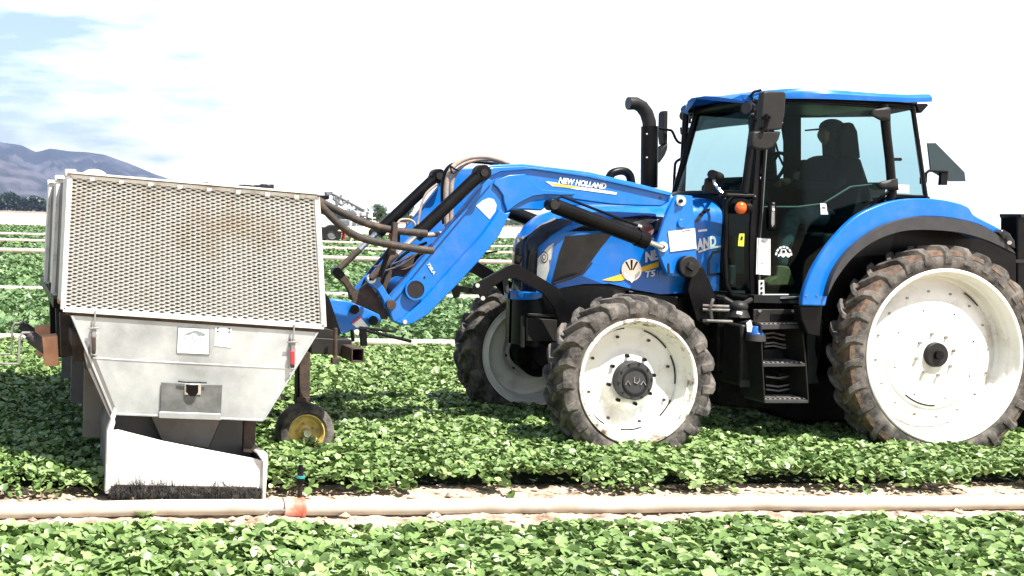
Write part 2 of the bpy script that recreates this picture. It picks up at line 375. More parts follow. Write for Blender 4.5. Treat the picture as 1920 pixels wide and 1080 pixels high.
def leaves(name, pos, size, tilt, m_, tpl=TPL, tf=TF, az=None, label=None, cat=None, kind='stuff', parent=None, roll=.35):
    n = len(pos); az = rng.uniform(0, 2*np.pi, n) if az is None else az
    rl = rng.normal(0, roll, n); V = np.repeat(tpl[None], n, 0)*size[:, None, None]
    V[:, :, 1] -= size[:, None]*.5
    cr_, sr = np.cos(rl)[:, None], np.sin(rl)[:, None]; x, y, z = V[..., 0], V[..., 1], V[..., 2]
    x, z = x*cr_+z*sr, -x*sr+z*cr_
    ct, st = np.cos(tilt)[:, None], np.sin(tilt)[:, None]; y, z = y*ct-z*st, y*st+z*ct
    ca, sa = np.cos(az)[:, None], np.sin(az)[:, None]; x, y = x*ca-y*sa, x*sa+y*ca
    P = np.stack([x, y, z], -1)+pos[:, None, :]
    nv = tpl.shape[0]; me = bpy.data.meshes.new(name); me.vertices.add(n*nv); me.vertices.foreach_set('co', P.reshape(-1).astype(np.float32))
    lt = np.array([len(f) for f in tf]); li = np.concatenate([np.array(f) for f in tf])
    LI = (li[None]+(np.arange(n)*nv)[:, None]).reshape(-1); LT = np.tile(lt, n); LS = np.concatenate([[0], np.cumsum(LT)[:-1]])
    me.loops.add(len(LI)); me.loops.foreach_set('vertex_index', LI.astype(np.int32)); me.polygons.add(len(LT))
    me.polygons.foreach_set('loop_start', LS.astype(np.int32)); me.polygons.foreach_set('loop_total', LT.astype(np.int32))
    me.polygons.foreach_set('use_smooth', np.ones(len(LT), bool)); me.update(); me.validate()
    me.materials.append(M[m_]); o = bpy.data.objects.new(name, me); COL.objects.link(o)
    if parent: o.parent = parent
    if kind: setp(o, label, cat, None, kind)
    return o
def bed(y0, y1, x0, x1, dens, hgt, ls, name='crop_plants', label='', m_='leaf', tpl=TPL, tf=TF, ragged=.12, cone=True):
    n = int((y1-y0)*(x1-x0)*dens); x = rng.uniform(x0, x1, n); y = rng.uniform(y0-ragged, y1+ragged, n)
    if cone:     # keep what the camera (and a camera a step aside) can see
        k = (x > -.30*y-1.2) & (x < .98*y+1.2); x, y = x[k], y[k]; n = len(x)
    # plants of uneven height, rounded bed edges
    e = np.minimum(y-(y0-ragged), (y1+ragged)-y); w_ = np.clip(e/.16, 0, 1)**.5
    lump = .5+.5*np.sin(x*7.3+2.1*np.sin(y*5.7))*np.sin(y*8.9+1.7*np.sin(x*4.3))
    edge_keep = rng.random(n) < np.clip(e/.10, .12, 1); 
    gap = np.sin(x*3.1+np.sin(y*2))+np.sin(x*7.7+1.3)
    edge_keep &= ~((e < .17) & (gap < -.2))
    x, y, w_, lump = x[edge_keep], y[edge_keep], w_[edge_keep], lump[edge_keep]; n = len(x)
    z = hgt*w_*(.62+.38*lump)*(.55+.45*rng.random(n)**.6)+.02
    s_ = ls*(.45+1.0*rng.random(n)**1.4); t_ = rng.normal(.15, .60, n)
    az = rng.uniform(0, 2*np.pi, n)
    leaves(name, np.stack([x, y, z], 1), s_, t_, m_, tpl, tf, az, label, 'crop')
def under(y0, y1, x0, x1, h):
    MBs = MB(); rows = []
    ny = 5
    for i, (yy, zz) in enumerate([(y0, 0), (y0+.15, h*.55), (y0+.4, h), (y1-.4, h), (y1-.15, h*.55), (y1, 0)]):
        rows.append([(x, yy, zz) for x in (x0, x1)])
    setp(obj('bed_shade', MBs.grid(rows), 'crop_shade', smooth=0), kind='structure')
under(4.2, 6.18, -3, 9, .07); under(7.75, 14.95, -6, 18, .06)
bed(4.6, 6.22, -2.2, 7.5, 2700, .16, .056, label='pale green leafy crop bed in front of the white pipe')
bed(7.40, 11.2, -4, 12.5, 3300, .20, .045, label='leafy crop bed under the tractor wheels')
bed(11.3, 14.9, -5.5, 16, 1500, .19, .053, label='leafy crop bed just behind the tractor', ragged=.18)
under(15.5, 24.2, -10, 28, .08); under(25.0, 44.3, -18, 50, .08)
bed(15.6, 24.2, -8, 25, 260, .20, .11, m_='leaf_far', tpl=TPLF, tf=TFF, label='crop bed between the second and third white pipes')
bed(25.0, 44.0, -13, 44, 90, .2, .17, m_='leaf_far', tpl=TPLF, tf=TFF, label='crop bed beyond the third white pipe')
FB = [(46.5, 58.5), (61.5, 73), (77, 96), (101, 122)]
for i, (a, b) in enumerate(FB):
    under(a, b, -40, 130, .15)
    bed(a, b, -30, 60, 30, .22, .28, m_='leaf_far', tpl=TPLF, tf=TFF, label=['thin distant crop strip nearest the middle pipes', 'second thin distant crop strip', 'third thin distant crop strip before the pale field', 'last thin crop strip at the field edge'][i])

# ---- irrigation pipes
M['pipe'] = mat('pale_dusty_pipe', (.44, .41, .355), .45, .0, (.33, .275, .215), 3, .45, .7)
M['pipe_end'] = mat('faded_red_coupling', (.66, .13, .08), .6, 0, (.60, .42, .34), 7, .40, .60)
rt = empty('irrigation_pipe', (3, PIPE_Y, .06), 'long pale irrigation pipe lying in the front furrow with a red coupling', 'pipe', 'white irrigation pipes laid between the crop beds')
pts = [(-3+i*.5, PIPE_Y+.012*math.sin(i*.9), .062+.004*math.sin(i*1.7)) for i in range(28)]
obj('pipe_tube', MB().tube(pts, .047, 28), 'pipe', rt)
cpx = W(556, 955, PIPE_Y-.05).x
mb = MB().cyl((cpx-.06, PIPE_Y, .062), (cpx+.05, PIPE_Y, .062), .056, n=28).cyl((cpx-.07, PIPE_Y, .062), (cpx-.045, PIPE_Y, .062), .059, n=28).cyl((cpx+.04, PIPE_Y, .062), (cpx+.06, PIPE_Y, .062), .059, n=28)
cp = obj('coupling', mb, 'pipe_end', rt)
mb = MB(); a = Vector((cpx-.17, PIPE_Y-.06, .06)); mb.tube([a+Vector((.10, .0, .0)), a, a+Vector((-.015, -.012, -.03)), a+Vector((0, -.03, -.045))], .007, 8)
obj('latch_hook', mb, 'steel', cp)
for yy, r_, lab in ((15.2, .055, 'white irrigation pipe behind the tractor wheels'), (24.6, .06, 'third white irrigation pipe back, beyond the middle bed'), (45.2, .085, 'thin pale pipe crossing the distant field before the far strips'), (59.8, .085, 'faint white pipe on the far strips'), (75, .09, 'farthest white pipe line near the pale field')):
    o = obj('irrigation_pipe', MB().tube([(-60 if yy > 30 else -14, yy, r_+.02+(.08 if yy < 30 else .15)), (4, yy+.03, r_+.02+(.08 if yy < 30 else .15)), (130 if yy > 30 else 40, yy, r_+.02+(.08 if yy < 30 else .15))], r_, 12), 'pipe', at=(0, yy, 0))
    setp(o, lab, 'pipe', 'white irrigation pipes laid between the crop beds')
# sprinkler head
p = G(563, 932); rt = empty('sprinkler', (p.x, 7.15, 0), 'small dark sprinkler riser with a teal ring standing behind the pipe coupling', 'sprinkler')
zt = W(563, 872, 7.15).z; x_ = W(563, 900, 7.15).x
obj('riser', MB().tube([(x_, 7.15, 0), (x_, 7.15, zt-.1)], .016, 12), 'dgrey', rt)
obj('collar', MB().cyl((x_, 7.15, zt-.11), (x_, 7.15, zt-.08), .026).cyl((x_, 7.15, zt-.04), (x_, 7.15, zt), .024, .012), 'black', rt)
M['teal'] = mat('teal_plastic', (.03, .30, .28), .4)
obj('nozzle_ring', MB().cyl((x_, 7.15, zt-.08), (x_, 7.15, zt-.065), .029), 'teal', rt)
obj('nozzle', MB().cyl((x_, 7.15, zt-.065), (x_, 7.15, zt-.04), .02), 'navy', rt)
# weeds beside pipe
for px, py, s_, lab in ((268, 972, .085, 'small star shaped green weed in front of the pipe left of the coupling'), (1803, 955, .07, 'little green weed against the pipe at the far right'), (823, 965, .04, 'tiny sprig of weed below the middle of the pipe')):
    g_ = G(px, py+4); n = 9; az = np.linspace(0, 2*np.pi, n, endpoint=False)+rng.uniform(0, .5, n)
    pos = np.stack([-np.sin(az)*s_*.45, np.cos(az)*s_*.45, np.full(n, s_*.3)+.012], 1)
    tp = TPL.copy(); tp[:, 0] *= .45
    o = leaves('weed', pos, np.full(n, s_)*rng.uniform(.8, 1.2, n), rng.uniform(.3, .8, n), 'leaf', tp, TF, az, kind=None)
    o.location = (g_.x, g_.y, 0); setp(o, lab, 'weed', 'weeds along the front pipe')

# ---- far field strips, trees, mountains
M['pale'] = mat('pale_dry_field', (.62, .50, .38), .95, 0, (.5, .38, .29), .05)
M['cover'] = mat('white_field_cover', (.80, .78, .72), .8, 0, (.7, .66, .6), .08)
M['brown_field'] = mat('brown_field', (.26, .19, .14), .95, 0, (.2, .15, .11), .03)
def sheet(name, y0, y1, z, m_, x0=-800, x1=1600): return setp(obj(name, MB().add([(x0, y0, z), (x1, y0, z), (x1, y1, z), (x0, y1, z)], [[0, 1, 2, 3]]), m_, smooth=0), kind='structure')
sheet('dirt_road', 125, 190, .01, 'pale'); sheet('white_cover_field', 190, 560, .03, 'cover'); sheet('brown_field', 560, 2600, .02, 'brown_field')
M['tree'] = leaf_mat('tree_leaf', (.030, .055, .022), (.050, .085, .032), (.085, .13, .05))
M['far_tree'] = leaf_mat('far_tree_leaf', (.018, .032, .018), (.028, .048, .024), (.042, .065, .03))
M['bark'] = mat('bark', (.10, .075, .055), .9)
def tree(px, pytop, pybase, wpx, Y, label, m_='tree', n=2600, group='trees at the edge of the far field'):
    b_ = W(px, pybase, Y); t_ = W(px, pytop, Y); sc_ = S(Y, b_.x); hgt = t_.z; w_ = wpx*sc_/2
    rt = empty('tree', (b_.x, Y, 0), label, 'tree', group); c = Vector((b_.x, Y, 0))
    mb = MB().tube([c, c+Vector((.1, 0, hgt*.25)), c+Vector((0, 0, hgt*.7))], [hgt*.035, hgt*.028, hgt*.008], 8)
    for k in range(5):
        a = k*1.3; mb.tube([c+Vector((0, 0, hgt*.25)), c+Vector((math.cos(a)*w_*.6, math.sin(a)*w_*.6, hgt*.6))], [hgt*.018, hgt*.005], 6)
    obj('trunk', mb, 'bark', rt)
    cl = []
    for _ in range(26):
        d_ = Vector(rng.normal(0, 1, 3)).normalized()*rng.random()**.4; cl.append((Vector((d_.x*w_*.78, d_.y*w_*.78, hgt*(.54+.36*d_.z))), w_*rng.uniform(.26, .42)))
    P = []
    for i in range(n):
        cc, r_ = cl[rng.integers(len(cl))]; d = Vector(rng.normal(0, 1, 3)).normalized()*r_*rng.random()**.4; q = cc+d
        if q.z < hgt*.12: q.z = hgt*.12+rng.random()*hgt*.1
        q.z = min(q.z, hgt); P.append(tuple(q))
    leaves('crown', np.array(P), rng.uniform(.035, .08, n)*hgt*.9, rng.normal(0, .9, n), m_, TPLF, TFF, kind=None, parent=rt)
tree(712, 378, 414, 36, 330, 'rounded olive green tree standing right of the far conveyor')
tree(762, 371, 418, 34, 345, 'smaller tree half hidden behind the far lift cylinder')
tree(985, 408, 424, 60, 420, 'low dark tree seen under the loader boom above the hood', n=2000)
tree(938, 410, 424, 40, 430, 'low dark tree seen just left of the loader knee', n=1500)
# wooded belts: read as one mass
def belt(px0, px1, hpx, Y, n, m_, label, sz):
    xs = rng.uniform(W(px0, 400, Y).x, W(px1, 400, Y).x, n); sc_ = S(Y, 0)
    hh = hpx*sc_*(.55+.28*np.sin(xs*.02)+.22*np.sin(xs*.061+1)+.12*np.sin(xs*.17)); hh = np.maximum(hh, hpx*sc_*.3)
    z = hh*rng.random(n)**.7; y = Y+rng.uniform(0, 60, n)
    leaves('wood', np.stack([xs, y, z], 1), rng.uniform(.5, 1.2, n)*sz*sc_, rng.normal(0, .8, n), m_, TPLF, TFF, label=label, cat='wood')
belt(-500, 420, 38, 1500, 26000, 'far_tree', 'dark tree belt at the foot of the blue mountains', 7)
belt(420, 2100, 22, 1300, 26000, 'far_tree', 'low dark tree belt along the horizon behind the tractor', 6)
# mountains
M['mtn'] = mat('dry_mountain', (.012, .015, .018), .95, 0, (.105, .10, .115), .0019, .50, .64, detail=12)
def range_(name, tab, Y0, Y1, Yb, m_, seed, x0, x1, nx=240, amp=.10):
    rows = []; ys = [Y0, lerp(Y0, Y1, .15), lerp(Y0, Y1, .3), lerp(Y0, Y1, .5), lerp(Y0, Y1, .7), lerp(Y0, Y1, .85), Y1, Yb]
    hf = [0, .10, .26, .48, .72, .88, 1.0, 0]
    fine = []
    for i in range(len(ys)-1):
        for k in range(6): fine.append((lerp(ys[i], ys[i+1], k/6), lerp(hf[i], hf[i+1], k/6)))
    for yy, h_ in fine:
        r_ = []
        for j in range(nx+1):
            px = x0+(x1-x0)*j/nx; top = W(px, pl(px, tab), Y1); x = top.x*(yy/Y1) if yy <= Y1 else top.x
            ridge = abs(mn.noise(Vector((x*.0022+seed, yy*.0007, 0))))*1.6+abs(mn.noise(Vector((x*.006+seed, yy*.002, 5))))*1.1+abs(mn.noise(Vector((x*.015+seed, yy*.006, 9))))*.9
            z = max(0, top.z)*h_*(1-amp*6*ridge*h_*(1-h_)) - (0 if h_ else 5)
            r_.append((x, yy+90*mn.noise(Vector((x*.003, seed, 0))), z))
        rows.append(r_)
    setp(obj(name, MB().grid(rows), m_, smooth=180), kind='structure')
range_('mountain', [(-700, 250), (-300, 262), (-100, 272), (0, 267), (40, 272), (68, 285), (95, 278), (130, 284), (165, 286), (195, 290), (240, 306), (290, 326), (335, 341), (400, 352), (480, 368), (560, 385), (700, 402), (900, 412)], 5200, 8000, 9500, 'mtn', 3.3, -700, 900, amp=.34)
range_('foothill', [(-700, 280), (-300, 300), (-60, 292), (0, 296), (60, 318), (120, 345), (180, 360), (260, 380), (400, 398)], 4200, 5600, 6500, 'mtn', 8.1, -700, 400, 160, amp=.3)

# ================================================================== TRACTOR
YF = 8.20                     # outer rim plane of the near wheels
CL = 9.21                     # centre line of tractor
fc, rc = W(1198, 716, YF), W(1774.5, 668, YF)
trac = empty('tractor', (5.6, CL, 0), 'blue tractor with white wheel discs, front loader and glass cab in the crop field', 'tractor')

def tyre(parent, c, R_, Rr, w, nl, lh, s, mud=False):
    """c: centre of the wheel, s=+1 outer face towards -Y"""
    Rt = R_-lh; sw = (Rt-Rr)
    prof = [(Rr+.004, -w*.40), (Rr+.02, -w*.455), (Rr+sw*.3, -w*.50), (Rr+sw*.62, -w*.50), (Rt-.035, -w*.475), (Rt-.012, -w*.43), (Rt, -w*.3), (Rt+.006, 0)]
    prof = prof + [(r, -y) for r, y in reversed(prof[:-1])]
    t = obj('tyre', MB().lathe([(r, y) for r, y in prof], c, 96, False, s), 'tyre', parent)
    mb = MB(); da = 2*math.pi/nl
    for side in (-1, 1):
        for k in range(nl):
            a0 = k*da + (0 if side < 0 else da/2); K = 7; rg = []
            for i in range(K):
                u = i/(K-1); y = side*(-.012+u*(w*.5+.012)); sweep = (w*.5/R_)*1.15*u**1.25
                a = a0 - sweep            # shoulder end trails
                th = lerp(.021, .031, u)/R_; top = Rt+lh; bot = Rt-.02
                if i == K-1: top = Rt-.004; bot = Rt-.095; y = side*w*.530
                if i == K-2: top = Rt+lh*.9; bot = Rt-.035
                ring = []
                for aa, rr in ((a-th*1.35, bot), (a-th*.85, top), (a+th*.85, top), (a+th*1.35, bot)):
                    ring.append((c[0]-rr*math.cos(aa), c[1]+y*s, c[2]-rr*math.sin(aa)))
                rg += ring
            fs = [[i*4+j, i*4+(j+1) % 4, (i+1)*4+(j+1) % 4, (i+1)*4+j] for i in range(K-1) for j in range(4)]
            mb.add(rg, fs+[[0, 1, 2, 3], [(K-1)*4+3, (K-1)*4+2, (K-1)*4+1, (K-1)*4]])
    lg = obj('tread_lugs', mb, 'tyre', t, bevel=.004)
    if mud: obj('mud_band', MB().lathe([(Rt-.03, -w*.485), (Rt+.004, -w*.44), (Rt+.012, -w*.3), (Rt+.016, 0), (Rt+.012, w*.3), (Rt-.03, w*.485)], c, 96, False, s), 'mud', t)
    return t
def nuts(parent, c, rad, n, y, s, r_=.011, h=.02, m_='rust', a0=0, skip=()):
    for k in range(n):
        if k in skip: continue
        a = a0+2*math.pi*k/n; x, z = c[0]+rad*math.cos(a), c[2]+rad*math.sin(a)
        obj('bolt', MB().cyl((x, c[1]+y*s, z), (x, c[1]+(y-h)*s, z), r_, n=8), m_, parent)
def arc_gap(mb, c, r_, a0, a1, y, s, w=.010, n=14, zf=1):
    for i in range(n):
        a, b = lerp(a0, a1, i/n), lerp(a0, a1, (i+1)/n); P = []
        for rr, aa in ((r_-w/2, a), (r_+w/2, a), (r_+w/2, b), (r_-w/2, b)): P.append((c[0]+rr*math.cos(aa), c[1]+y*s, c[2]+rr*math.sin(aa)))
        mb.add(P, [[0, 1, 2, 3]])
def wheel(name, c, R_, Rr, w, nl, lh, s, rear):
    """c = centre; outer flange sits w*.40 towards the outside"""
    rt = bpy.data.objects.new(name, None); COL.objects.link(rt); rt.parent = trac; rt.location = Vector(c)-trac.location
    tyre(rt, c, R_, Rr, w, nl, lh, s, rear)
    f = -w*.5
    if not rear:
        prof = [(Rr+.012, f+.035), (Rr+.012, f+.006), (Rr+.004, f), (Rr-.012, f+.006), (Rr-.020, f+.03), (Rr-.042, f+.05), (Rr-.046, f+.10), (Rr-.062, f+.125), (Rr-.066, f+.20), (Rr-.03, f+.28), (Rr, w*.4), (Rr+.012, w*.5), (Rr+.002, w*.5), (Rr-.015, w*.4), (Rr-.05, f+.28), (Rr-.085, f+.2)]
        rim = obj('rim', MB().lathe(prof, c, 96, True, s), 'white', rt)
        disc = [(Rr-.064, f+.165), (Rr-.10, f+.155), (.30, f+.165), (.245, f+.17), (.215, f+.155), (.19, f+.125), (.17, f+.118), (.0, f+.118)]
        dk = obj('wheel_disc', MB().lathe(disc, c, 96, False, s), 'white', rt)
        mb = MB()
        for a0 in (-.25, .55, 1.35): pass
        for a0, a1 in ((R(-118), R(-138)), (R(-97), R(-72)), (R(-46), R(-24)), (R(-5), R(28)), (R(38), R(72)), (R(96), R(120)), (R(160), R(172))): m3 = MB(); arc_gap(m3, c, Rr-.073, a0, a1, f+.157, s, .011); obj('slot', m3, 'navy', dk)
        nuts(dk, c, .335, 8, f+.155, s, .011, .016, 'rust', .3); nuts(dk, c, .185, 8, f+.125, s, .014, .03, 'black', .2)
        for a in (.2+R(90)*2.1,):
            pass
        mb = MB().cyly((c[0], c[2]), .150, c[1]+(f+.118)*s, c[1]+(f+.05)*s, 32, .146)
        hb = obj('hub', mb, 'rubber_trim', rt, bevel=.004)
        mb = MB().lathe([(.105, f+.049), (.105, f+.041), (.092, f+.041), (.092, f+.049)], c, 40, False, s)
        obj('rim_lip', MB().lathe([(Rr+.014, f+.02), (Rr+.013, f-.001), (Rr-.004, f-.004), (Rr-.016, f+.004), (Rr-.024, f+.03), (Rr-.040, f+.048)], c, 96, False, s), 'rim_dirty', rim)
        obj('hub_ring', mb, 'dgrey', hb)
        nuts(hb, c, .132, 10, f+.052, s, .008, .010, 'dgrey', .1)
        mb = MB(); u = Vector((c[0], c[1]+(f+.046)*s, c[2]))
        mb.tube([u+Vector((-.012, 0, .028)), u+Vector((-.012, 0, -.01)), u+Vector((.012, 0, -.02)), u+Vector((.03, 0, .0)), u+Vector((.03, 0, .022))], .005, 6)
        for q in (-1, 1): mb.tube([u+Vector((q*.062-.02, 0, -.03)), u+Vector((q*.062, 0, .0)), u+Vector((q*.062+.02, 0, -.03))], .005, 6)
        obj('hub_emblem', mb, 'steel', hb)
    else:
        prof = [(Rr+.014, f+.04), (Rr+.014, f+.006), (Rr+.004, f), (Rr-.012, f+.004), (Rr-.018, f+.03), (Rr-.030, f+.045), (Rr-.034, f+.085), (Rr-.05, f+.10), (Rr-.056, f+.165), (Rr-.076, f+.185), (Rr-.08, f+.24), (Rr-.03, f+.30), (Rr, f+.34), (Rr+.014, f+.36), (Rr, f+.36), (Rr-.02, f+.33), (Rr-.09, f+.27), (Rr-.1, f+.24)]
        rim = obj('rim', MB().lathe(prof, c, 120, True, s), 'white', rt)
        disc = [(Rr-.078, f+.205), (Rr-.12, f+.19), (Rr-.155, f+.15), (.475, f+.135), (.43, f+.130), (.42, f+.118), (.40, f+.116), (.26, f+.135), (.20, f+.13), (.17, f+.118), (0, f+.118)]
        dk = obj('wheel_disc', MB().lathe(disc, c, 120, False, s), 'white', rt)
        nuts(dk, c, .165, 8, f+.118, s, .013, .016, 'steel', .2); nuts(dk, c, .50, 16, f+.145, s, .009, .012, 'steel', .1)
        nuts(dk, c, .36, 8, f+.122, s, .006, .006, 'rust', .3)
        mb = MB(); a = R(133); rr = Rr-.075; q = Vector((c[0]+rr*math.cos(a), 0, c[2]+rr*math.sin(a)))
        rot = Matrix.Rotation(-a, 3, 'Y'); mb.box((q.x, c[1]+(f+.165)*s, q.z), (.04, .07, .07), rot); obj('valve_cover', mb, 'black', rim)
        mb = MB(); arc_gap(mb, c, Rr-.095, R(42), R(58), f+.18, s, .013); obj('slot', mb, 'dgrey', dk); mb = MB(); arc_gap(mb, c, .405, R(-128), R(-88), f+.115, s, .012); obj('slot', mb, 'dgrey', dk)
        hb = obj('hub', MB().cyly((c[0], c[2]), .100, c[1]+(f+.118)*s, c[1]+(f+.085)*s, 32, .095), 'dgrey', rt, bevel=.004)
        obj('axle_end', MB().cyly((c[0], c[2]), .035, c[1]+(f+.086)*s, c[1]+(f+.06)*s, 16), 'black', hb)
    return rt
wF, wR_ = .29, .25
RF, RR = fc.z-0.0, rc.z-0.0
print('front hub', fc, 'rear hub', rc)
TRK = 2*(CL-YF-wF/2)
fcc, rcc = (fc.x, YF+wF/2, fc.z), (rc.x, YF+wR_/2, rc.z)
wheel('front_wheel', fcc, RF, .462, wF, 21, .040, 1, False)
wheel('front_wheel', (fc.x-.02, 2*CL-fcc[1], fc.z), RF, .462, wF, 21, .040, -1, False)
wheel('rear_wheel', rcc, RR, .672, wR_, 27, .050, 1, True)
wheel('rear_wheel', (rc.x, 2*CL-rcc[1], rc.z), RR, .672, wR_, 27, .050, -1, True)

# ---- hood
XN = W(970, 480, CL).x       # nose
XB = W(1352, 400, 8.86).x     # rear of hood
def hw(x):
    t = (x-XN)/.42
    return .37 if t >= 1 else .02+.35*math.sqrt(max(0, 1-(1-max(t, 0))**2.0))
topt = [(967, 478), (974, 458), (982, 445), (1006, 424), (1030, 411), (1047, 404), (1090, 394), (1136, 387), (1249, 385), (1296, 372), (1350, 374)]
bott = [(967, 560), (1000, 552), (1041, 537), (1090, 532), (1145, 532), (1195, 544), (1240, 552), (1300, 548), (1352, 545)]
def wtab(tab, Y):
    r_ = []
    for a, b in tab:
        p = W(a, b, pl(a, [(967, CL), (1105, Y)])); r_.append((p.x, p.z))
    return r_
TT, BT = wtab(topt, 8.90), wtab(bott, 8.85)
def hoodY(x, z):
    zt, zb = pl(x, TT), pl(x, BT); h_ = hw(x); k = min(.16, (zt-zb)*.4); u = (z-(zt-k))/k
    if u > 0: h_ = h_*(1-.42*min(u, 1)**2.6)
    else: h_ = h_*(1-.05*min(1, (zt-k-z)/.4))
    return CL-h_
rows = []; NX = 90
for i in range(NX+1):
    x = lerp(XN+.0005, XB, (i/NX)**2); zt, zb = pl(x, TT), pl(x, BT); ring = []
    for j in range(33):
        z = lerp(zb, zt, j/32); ring.append((x, hoodY(x, z), z))
    hq = CL-hoodY(x, zt)
    for j in range(1, 8):
        u = -1+2*j/8; ring.append((x, CL+u*hq, zt+.08*hq*(1-u*u)))
    ring += [(x, 2*CL-a[1], a[2]) for a in reversed(ring[:33])]
    rows.append(ring)
hood = obj('hood', MB().grid(rows), 'blue', trac, smooth=60)
# nose face closed with black grille
def hs(name, pts, m_, par=None, off=.004, **k): return skin(name, pts, hoodY, m_, par or hood, off, **k)
# dark curved grille surround wrapping the nose
hs('grille_band', [(1040, 410), (1011, 424), (990, 441), (978, 462), (972, 497), (975, 530), (984, 535), (992, 505), (1000, 482), (1013, 460), (1035, 440), (1060, 425), (1075, 415)], 'navy', off=.005)
hs('nose_chrome', [(1040, 408), (1012, 421), (995, 437), (985, 455), (989, 455), (999, 440), (1018, 424), (1044, 413)], 'steel', off=.010)
hs('nose_emblem', [(988, 446), (993, 441), (998, 442), (999, 448), (994, 455), (989, 456), (986, 452)], 'chrome', off=.012)
hl = hs('headlight', [(1039, 455), (1028, 462), (1014, 478), (1003, 497), (992, 518), (1022, 533), (1030, 505), (1034, 480)], 'lens', off=.006)
hs('headlight', [(982, 538), (973, 556), (978, 558), (1004, 550), (1008, 548)], 'lens', off=.006)
for r_, m_ in ((.036, 'dgrey'), (.030, 'lens'), (.016, 'dgrey'), (.011, 'chrome')):
    q = [(1021+r_*240*.8*math.cos(t*.35), 482+r_*240*1.25*math.sin(t*.35)) for t in range(18)]
    hs('lamp_ring', q, m_, hl, off=.008+(.036-r_)*.2)
hs('side_grille', [(1060, 443), (1140, 435), (1146, 440), (1128, 462), (1108, 490), (1092, 509), (1068, 520), (1034, 530), (1042, 500), (1050, 470)], 'dgrey', off=.005)
hs('upper_vent', [(1066, 434), (1100, 421), (1150, 410), (1205, 404), (1249, 408), (1240, 436), (1215, 442), (1180, 436), (1144, 432)], 'navy', off=.005)
hs('vent_trim', [(1185, 417), (1215, 411), (1235, 412), (1220, 418), (1188, 422)], 'steel', off=.008)
hs('hood_crease', [(1036, 531), (1068, 521), (1092, 510), (1109, 491), (1111, 493), (1094, 513), (1070, 524), (1038, 534)], 'navy', off=.006)
hs('side_window_groove', [(1326, 488), (1335, 471), (1350, 468), (1350, 473), (1337, 476), (1330, 490)], 'navy', off=.005)
hs('side_window_groove', [(1326, 517), (1326, 489), (1330, 490), (1331, 517)], 'navy', off=.005); hs('side_window_groove', [(1332, 513), (1350, 511), (1350, 515), (1332, 518)], 'navy', off=.005)
hs('air_slot', [(1303, 413), (1310, 401), (1321, 394), (1331, 391), (1331, 395), (1320, 401), (1312, 409), (1309, 416), (1304, 417)], 'navy', off=.005)
rows = []
for i in range(10):
    x = XN+.0005+.075*(i/9)**2; zt, zb = pl(x, TT)-.01, pl(x, BT)
    ring = [(x-.006, hoodY(x, lerp(zb, zt, j/16))-.006, lerp(zb, zt, j/16)) for j in range(17)]
    rows.append(ring+[(a[0], 2*CL-a[1], a[2]) for a in reversed(ring)])
obj('front_grille', MB().grid(rows), 'navy', hood, smooth=60)
# stripes, badges
hs('stripe', [(1128, 525), (1160, 515), (1234, 490), (1234, 500), (1196, 512), (1165, 526), (1150, 527)], 'yellow', off=.006)
hs('round_emblem', [(1183+19*math.cos(t*.3), 506+21*math.sin(t*.3)) for t in range(21)], 'chrome', off=.010)
em = hs('emblem_mark', [(1168, 508), (1183, 523), (1198, 508), (1198, 514), (1183, 530), (1168, 514)], 'sticker', off=.013)
for q in ([(1181, 487), (1185, 487), (1184, 506), (1182, 506)], [(1171, 491), (1174, 490), (1181, 505), (1180, 507)], [(1192, 490), (1195, 491), (1186, 507), (1185, 505)]): hs('emblem_ray', q, 'black', off=.013)
hs('round_badge', [(1211+14*math.cos(t*.3), 432+14*math.sin(t*.3)) for t in range(21)], 'steel', off=.008)
hs('badge_centre', [(1211+9*math.cos(t*.35), 433+9*math.sin(t*.35)) for t in range(18)], 'badge_red', off=.011)
hs('badge_foot', [(1197, 444), (1225, 446), (1225, 450), (1197, 448)], 'sticker', off=.012)
Yt = hoodY(W(1240, 485, 8.85).x, W(1240, 485, 8.85).z)
text('NEW HOLL', 'lettering', 'sticker', hood, (1209, 491), (1306, 468), 20, Yt, .25, .05, .007)
text('AND', 'lettering', 'sticker', hood, (1305, 468), (1343, 461), 21, Yt, .25, .055, .007)
text('T5', 'lettering', 'sticker', hood, (1210, 520), (1229, 517), 12, Yt, .25, .02, .007)
text('.110', 'lettering', 'steel', hood, (1229, 516), (1241, 514), 8, Yt, .25, .0, .007)
hs('white_line', [(1308, 431), (1325, 429), (1325, 433), (1308, 435)], 'sticker', off=.006)
hs('underline', [(1308, 471), (1330, 463), (1351, 460), (1351, 463), (1330, 467), (1309, 474)], 'sticker', off=.006)
